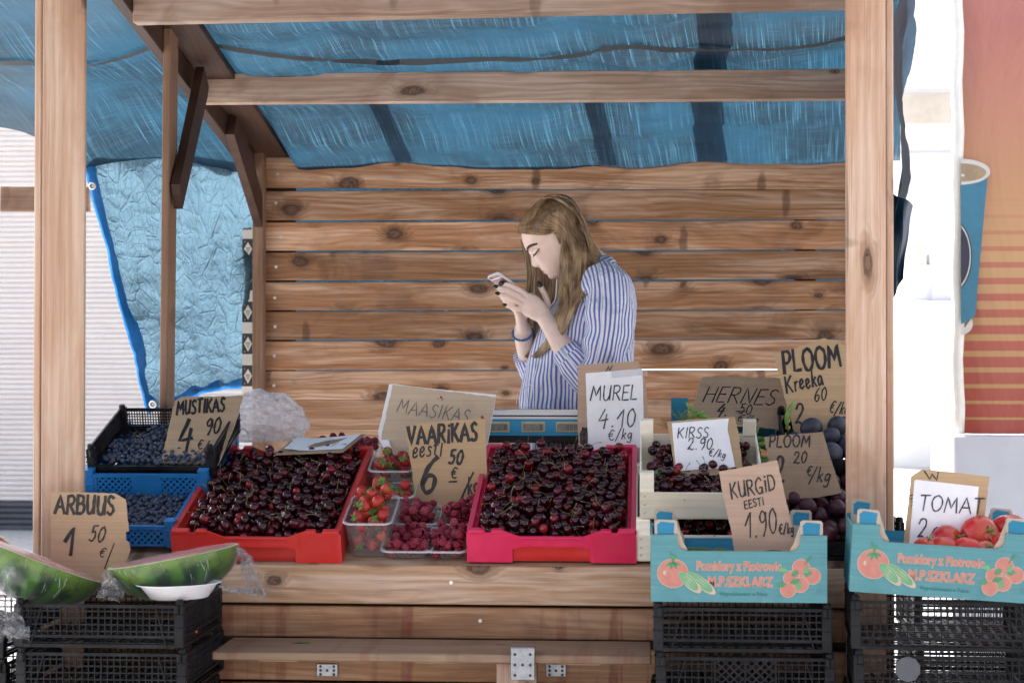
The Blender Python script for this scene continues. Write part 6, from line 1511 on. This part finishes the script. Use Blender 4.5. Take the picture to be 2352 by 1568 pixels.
def cuffs(p0, p1, r0, r1):
    cb = MB(); d = (p1-p0); vs = MB(); vs.tube([p0, p0+d*.5, p1, p1-d*.02, p0+d*.4], [r0, (r0+r1)/2*1.02, r1, r1-.004, r0-.006], 40, 0, False, None, (0, -1, 0)); cb.add(vs.v, vs.f, 0, [(.0136*22*u, v) for u, v in vs.uv]); cb.build('cuff', M_shirt, so, True)
cuffs(Wp(1319, 832, -.176), Wp(1300, 806, -.163), .046, .044); cuffs(Wp(1220, 838, .098), Wp(1208, 812, .072), .043, .041)
b = MB()
for sg in (-1, 1):                                    # collar: a folded flap on either side of the neck
    tp_ = crom([P(x, y, YP+sg*d) for x, y, d in ((1394, 590, .014), (1390, 586, .056), (1376, 592, .078), (1359, 617, .092), (1342, 655, .100))], 6)
    lw_ = crom([P(x, y, YP+sg*d) for x, y, d in ((1418, 606, .020), (1412, 606, .100), (1396, 630, .158), (1374, 662, .186), (1350, 694, .178))], 6)
    rows = [[q_.lerp(r_, k/4)+V(.004*math.sin(k/4*3.14), sg*.006*math.sin(k/4*3.14), .005*math.sin(k/4*3.14)) for k in range(5)] for q_, r_ in zip(tp_, lw_)]
    b.grid(rows, 0, [[(.012+k*.0125+.001*i, i*.006) for k in range(5)] for i in range(len(rows))])
    inn = [[q_, q_+V(-.004, -sg*.010, -.03)] for q_ in tp_]; b.grid(inn, 0, [[(i*.006, 0), (i*.006, .03)] for i in range(len(inn))])
b.build('collar', M_shirt, so, True)
b = MB()
for s_ in (-1, 1): b.tube([Wp(1340, 1050, .09*s_), P(1345, 1200, YP+.10*s_), V(P(1345, 1200, YP).x, YP+.1*s_, .06)], [.10, .08, .06], 16)
b.build('trousers', simple('dark_denim', (.03, .045, .09), .8), pr, True)
# bracelet, earphone cable, phone
b = MB(); c0, d0 = Wp(1200.5, 765, -.006), (Wp(1200, 752, -.02)-Wp(1206, 790, .03)).normalized(); e1 = d0.cross(V(0, 1, 0)).normalized(); e2 = d0.cross(e1)
for i in range(26): a = 2*math.pi*i/26; b.ball(c0+e1*(.030*math.cos(a))+e2*(.030*math.sin(a)), .0042, 8, 6)
tag(b.build('bracelet', simple('blue_beads', (.03, .13, .33), .2, .4, 90), None, True), 'blue beaded bracelet on the wrist holding the phone', 'bracelet')
b = MB(); b.tube(crom([Wp(1279, 640, -.10), Wp(1278, 665, -.098), Wp(1275, 688, -.096), Wp(1264, 704, -.094), Wp(1255, 716, -.085), Wp(1262, 760, -.03), Wp(1240, 860, -.05), Wp(1214, 886, -.06), Wp(1196, 894, -.07), Wp(1188, 908, -.075), Wp(1186, 928, -.078)], 8), .0013, 6)
tag(b.build('earphone_cable', simple('white_cable', (.82, .83, .85), .4), None, True), 'thin white earphone cable hanging from the woman', 'cable')
pb, pa = V(.54, -.83, .13).normalized(), V(-.744, -.40, .534).normalized(); pa = (pa-pb*pa.dot(pb)).normalized(); pn = pb.cross(pa).normalized()
ptop = Wp(1131, 630.5, -.085); MPH = Matrix((pb, pa, pn)).transposed().to_4x4(); MPH.translation = ptop-pa*.069
ph = thing('phone', 'rose gold smartphone with white edges held in both hands by the woman', 'phone', MPH.translation)
M_rose = simple('rose_gold', (.17, .065, .072), .35, .05, 40, 0, Metallic=.3); M_wedge = simple('white_phone_edge', (.82, .80, .82), .3, .03, 40)
def rrect(w_, h_, r, n=6): return [(sx*(w_-r)+r*math.cos(rad(a0+90*i/n)), sy*(h_-r)+r*math.sin(rad(a0+90*i/n))) for sx, sy, a0 in ((1, 1, 0), (-1, 1, 90), (-1, -1, 180), (1, -1, 270)) for i in range(n+1)]
def slab(name, pts, z0, z1, mat, par): b = MB(); n = len(pts); b.add([MPH @ V(x, y, z0) for x, y in pts]+[MPH @ V(x, y, z1) for x, y in pts], [tuple(range(n))[::-1], tuple(range(n, 2*n))]+[(i, (i+1) % n, (i+1) % n+n, i+n) for i in range(n)]); return b.build(name, mat, par)
# which side of pn faces the camera is the back
sgn = 1 if pn.y < 0 else -1
slab('phone_body', rrect(.0335, .069, .009), -.0034, .0034, M_wedge, ph)
slab('back_plate', [(x, y) for x, y in rrect(.0312, .0667, .008)], .0035*sgn, .0040*sgn, M_rose, ph); slab('antenna_band', [(-.0312, .052), (.0312, .052), (.0312, .0545), (-.0312, .0545)][::sgn], .00405*sgn, .0044*sgn, M_wedge, ph)
slab('camera_lens', [(-.019+.0042*math.cos(a), .0592+.0042*math.sin(a)) for a in [i*.3927 for i in range(16)]][::sgn], .00405*sgn, .0050*sgn, M_ink, ph)
slab('screen', rrect(.031, .062, .003), -.0035*sgn, -.0039*sgn, simple('phone_screen', (.02, .02, .025), .1), ph)
# ------------------------------------------------------------------ watermelons, plate, scale, bag
def melon_mat():
    t = T('watermelon_rind'); c = t.co(); x, y, z = t.xyz(c); a = t.n('Math', {0: y, 1: x}, operation='ARCTAN2').outputs[0]
    w_ = t.m('MULTIPLY', t.m('SUBTRACT', t.noise(c, 16, 4, .6), .5), 1.5)
    s = t.m('SINE', t.m('MULTIPLY_ADD', a, 13, w_)); s = t.m('ADD', s, t.m('MULTIPLY', t.m('SUBTRACT', t.noise(c, 55, 3), .5), 1.4))
    k = t.mix(t.ss(s, -.5, .75), (.007, .034, .008), (.040, .125, .014)); k = t.mix(t.m('MULTIPLY', t.ss(t.m('MULTIPLY_ADD', z, 5., t.noise(c, 14, 4, .65)), .22, .50), .75), k, (.14, .24, .025))
    return t.end(t.pbr(k, .3))
def flesh_mat():
    t = T('watermelon_flesh'); c = t.co(); f = t.noise(c, 28, 5, .65); g = t.noise(c, 9, 3)
    k = t.mix(t.ss(f, .3, .7), (.33, .016, .024), (.48, .055, .06)); k = t.mix(t.m('MULTIPLY', t.ss(g, .55, .7), .4), k, (.56, .16, .15))
    return t.end(t.pbr(k, .35, t.bump(f, .3, .004)))
M_rind, M_flesh = melon_mat(), flesh_mat(); M_whr = simple('pale_rind_rim', (.50, .60, .33), .4, .12, 40)
M_film = clear_mat('cling_film', (.99, .99, .99), .02, .05, 1., 0., True); M_film2 = clear_mat('crumpled_film', (.98, .98, .98), .03, .08, 1., .05)
def half_melon(label, M, rx, ry, dz, fl=1.):
    r = thing('watermelon_half', label, 'watermelon')
    n, m = 56, 16; b = MB(); rows = []
    for i in range(m+1):
        th = math.pi/2*i/m; rows.append([V(rx*math.cos(th)*math.cos(a), ry*math.cos(th)*math.sin(a), -dz*math.sin(th)) for a in [2*math.pi*j/n for j in range(n)]])
    b.grid(rows, 0, None, True); b.build('rind', M_rind, r, True, True)
    b = MB(); ks = [(1., 0), (.985, .0012), (.95, .0016), (.935, .0016)]; b.grid([[V(rx*k*math.cos(a), ry*k*math.sin(a), z) for a in [2*math.pi*j/n for j in range(n)]] for k, z in ks], 0, None, True); b.build('rim', M_whr, r, True, True)
    b = MB(); b.grid([[V(rx*k*math.cos(a), ry*k*math.sin(a), .0016+.0012*noise.noise(V(rx*k*math.cos(a)*60, ry*k*math.sin(a)*60, 1))*(k < .9)) for a in [2*math.pi*j/n for j in range(n)]] for k in (.935, .8, .6, .4, .2, .01)], 0, None, True); b.build('flesh', M_flesh, r, True, True)
    b = MB(); n, m = 96, 30; rows = []                                  # tight cling film with gathered creases
    for i in range(m+1):
        th = -.35+(math.pi/2+.35)*i/m; row = []
        for j in range(n):
            a = 2*math.pi*j/n; k = 1.012+.006*abs(math.sin(a*14+3*math.sin(a*3)+i*.25))*sm(.0, .5, th)+.004*noise.noise(V(a*9, th*7, rx*30))
            if th < 0: q = 1-(-th/.35)*.99; row.append(V(rx*q*1.01*math.cos(a), ry*q*1.01*math.sin(a), .004+.002*noise.noise(V(q*9*math.cos(a), q*9*math.sin(a), 2))))
            else: row.append(V(rx*math.cos(th)*math.cos(a)*k, ry*math.cos(th)*math.sin(a)*k, -dz*math.sin(th)*k+.003*(1-th)))
        rows.append(row)
    b.grid(rows, 0, None, True); b.build('cling_film', M_film, r, True, True)
    r.matrix_basis = M; return r
def crumple(par, pts, w, seed, amp=.011, mat=None):
    """a loose gathered end of film following pts"""
    c = crom(pts, 7); b = MB()
    for s in range(3):
        rows = []
        for i, p in enumerate(c):
            t_ = i/(len(c)-1); row = []
            for j in range(9):
                u = j/8-.5; nz = V(*[noise.noise(V(u*7+s*5, t_*9, seed+q*3.1)) for q in range(3)])
                row.append(p+_rt*(u*w*(.35+.65*t_))+V(0, (s-1)*.006, 0)+nz*amp*(.5+t_)*1.6)
            rows.append(row)
        b.grid(rows)
    return b.build('film_end', mat or M_film2, par, True)
p = P(398, 1277, 4.36); m1 = half_melon('wrapped watermelon half lying cut side up beside the left red crate', TR(*p) @ Matrix.Rotation(rad(-10.5), 4, 'Y') @ Matrix.Rotation(rad(-.6), 4, 'X'), .154, .145, .098)
crumple(m1, [P(545, 1258, 4.33), P(566, 1285, 4.30), P(575, 1325, 4.29), P(592, 1366, 4.29)], .045, 3.3); crumple(m1, [P(250, 1310, 4.28), P(252, 1340, 4.24), P(258, 1370, 4.23)], .05, 8.1); crumple(m1, [P(505, 1345, 4.24), P(530, 1352, 4.24), P(568, 1356, 4.25)], .03, 5.7, .007)
p = P(92, 1284, 4.36); m2 = half_melon('wrapped watermelon half tilted on its side in front of the ARBUUS sign', TR(*p) @ Matrix.Rotation(rad(20.5), 4, 'Y') @ Matrix.Rotation(rad(-9.5), 4, 'X'), .152, .14, .105)
crumple(m2, [P(24, 1300, 4.22), P(12, 1345, 4.17), P(10, 1390, 4.165), P(28, 1440, 4.165), P(36, 1462, 4.17)], .06, 1.7, .013)
p = P(-45, 1282, 4.56); half_melon('piece of red watermelon with pale rind peeping up at the far left edge', TR(*p) @ Matrix.Rotation(rad(24), 4, 'Y') @ Matrix.Rotation(rad(58), 4, 'X'), .105, .075, .06)
p = P(478, 1374, 4.60)
# oval fluted plate
r = thing('plate', 'oval white fluted plastic plate in front of the right watermelon half', 'plate', P(412, 1370, 4.245)); b = MB(); n = 96
p = P(412, 1372, 4.262); ML = TR(*p) @ Matrix.Rotation(rad(-2.2), 4, 'Y') @ Matrix.Rotation(rad(1.0), 4, 'X')
def plr(k, z, fl): return [ML @ V(k*.098*math.cos(a)*(1+fl*.012*math.cos(a*44)), k*.062*math.sin(a)*(1+fl*.012*math.cos(a*44)), z) for a in [2*math.pi*j/n for j in range(n)]]
b.grid([plr(.02, .001, 0), plr(.60, .001, 0), plr(.66, .003, .6), plr(.86, .028, 1), plr(.90, .0315, .5), plr(1., .034, 0), plr(1., .0325, 0), plr(.90, .0295, .5), plr(.67, .0005, .6), plr(.6, -.001, 0), plr(.02, -.001, 0)], 0, None, True); b.build('dish', M_white, r, True)
# digital scale
r = thing('digital_scale', 'blue digital price scale with three displays and a steel plate, behind the right red crate', 'scale', P(1240, 1000, 5.30))
M_sb = plastic('scale_blue', (.02, .34, .62), .4); M_sblk = plastic('scale_black', (.02, .02, .024), .4); M_sw = plastic('scale_white', (.78, .79, .80), .35); M_lcd = simple('lcd_grey', (.20, .225, .21), .2, .2, 60); M_frame = simple('display_frame', (.55, .50, .30), .5, .1, 50); M_seg = simple('lcd_segments', (.05, .06, .06), .4)
def sl(x0, x1, y0, y1, Y, dep, mat, name, par=r, c=.002):
    a, q = P(x0, y1, Y), P(x1, y0, Y); b = MB(); b.cbox(a.x, q.x, Y, Y+dep, a.z, q.z, c); return b.build(name, mat, par)
bdy = sl(1098, 1420, 960, 1001, 5.290, .05, M_sb, 'front_panel'); sl(1090, 1425, 1001.5, 1016, 5.285, .30, M_sblk, 'base'); sl(1100, 1420, 957, 962, 5.287, .05, M_sw, 'cream_edge', r, .0006); sl(1104, 1418, 943, 953, 5.295, .05, M_sw, 'white_strip', r, .001); sl(1104, 1418, 953.3, 956.8, 5.297, .04, M_sblk, 'groove', r, .0004)
for x in (1116, 1198, 1277): 
    f = sl(x, x+54, 968, 992, 5.2875, .0024, M_frame, 'display', r, .0006); d = sl(x+3, x+50, 973, 989, 5.2868, .0006, M_lcd, 'screen', f, .0002)
    b = MB()
    for k in range(3 if x > 1250 else 1):
        for dx, dy, w_, h_ in ((0, 0, 5, 1.2), (0, 5, 5, 1.2), (0, 10, 5, 1.2), (0, 0, 1.2, 10), (4, 0, 1.2, 10)): a, q = P(x+42-k*9+dx, 975+dy+h_, 5.2864), P(x+42-k*9+dx+w_, 975+dy, 5.2864); b.add([a, V(q.x, a.y, a.z), V(q.x, a.y, q.z), V(a.x, a.y, q.z)], [(0, 1, 2, 3)])
    b.build('digits', M_seg, f)
a, q = P(1100, 941, 5.30), P(1420, 941, 5.30); b = MB(); b.cbox(a.x, q.x, 5.30, 5.56, a.z-.004, a.z+.002, .0015); b.build('steel_tray', simple('brushed_steel', (.62, .63, .65), .16, .05, 30, Metallic=1.), r)
# plastic bag
def bag_mat():
    t = T('thin_plastic_bag'); c = t.co(); vo = t.m('ADD', t.noise(c, 26, 6, .7, 1.8), t.m('MULTIPLY', t.n('TexVoronoi', {'Vector': c, 'Scale': 34}, feature='DISTANCE_TO_EDGE').outputs[0], .8)); f = t.noise(c, 70, 3)
    nrm = t.bump(t.m('ADD', vo, t.m('MULTIPLY', f, .3)), .8, .02)
    a = t.n('MixShader', {0: .25, 1: t.pbr((.97, .95, .98), .15, nrm, Specular_IOR_Level=.6), 2: t.n('BsdfTranslucent', {0: (.85, .83, .87, 1)}).outputs[0]}).outputs[0]
    return t.end(t.n('MixShader', {0: t.ss(vo, .35, .75, .12, .55), 1: a, 2: t.n('BsdfTransparent').outputs[0]}).outputs[0])
b = MB(); c0 = P(611, 962, 5.36); bx_, bz_ = 89/812., 60/812.
def bagf(p):
    q = p+.25*V(noise.noise(p*2.3), noise.noise(p*2.3+V(7, 1, 0)), noise.noise(p*2.3+V(2, 9, 4)))
    k = 1+.16*noise.noise(p*1.5)+.17*(.35-abs(noise.noise(q*1.9+V(3, 0, 0))))*2+.07*(.3-abs(noise.noise(q*4.2)))*2+.016*(.3-abs(noise.noise(q*9)))*2
    x, y, z = p.x*k, p.y*k, p.z*k; z = max(z, -.86+.05*x); x += .25*z*-.35+.12*(1-z)*x*.5
    return V(x*bx_, y*.09, z*bz_)
b.ball(c0, 1, 150, 100, 0, bagf); tag(b.build('plastic_bag', bag_mat(), None, True), 'crumpled translucent plastic bag behind the left red crate', 'plastic bag')
# dark panel added as the shade seen through the slatted front
board('inner_panel', (-1.45, 4.640, .42), (.60, 4.640, .42), .84, .012, W_dark)

# ------------------------------------------------------------------ groups of things of one kind
GR = {'price_sign': 'hand lettered price signs', 'cardboard_box': 'teal printed cardboard boxes', 'red_crate': 'red crates of cherries', 'blue_crate': 'blue crates of blueberries', 'wooden_crate': 'white wooden crates of cherries', 'watermelon_half': 'wrapped watermelon halves', 'leaf': 'loose green leaves'}
for o in list(S.objects):
    g = GR.get(o.name.split('.')[0])
    if g and o.parent is None and not o.get('group'): o['group'] = g
for o in S.objects:
    if o.parent is None and o.name.startswith('plastic_crate') and not o.get('group'): o['group'] = 'black plastic fruit crates on the counter'
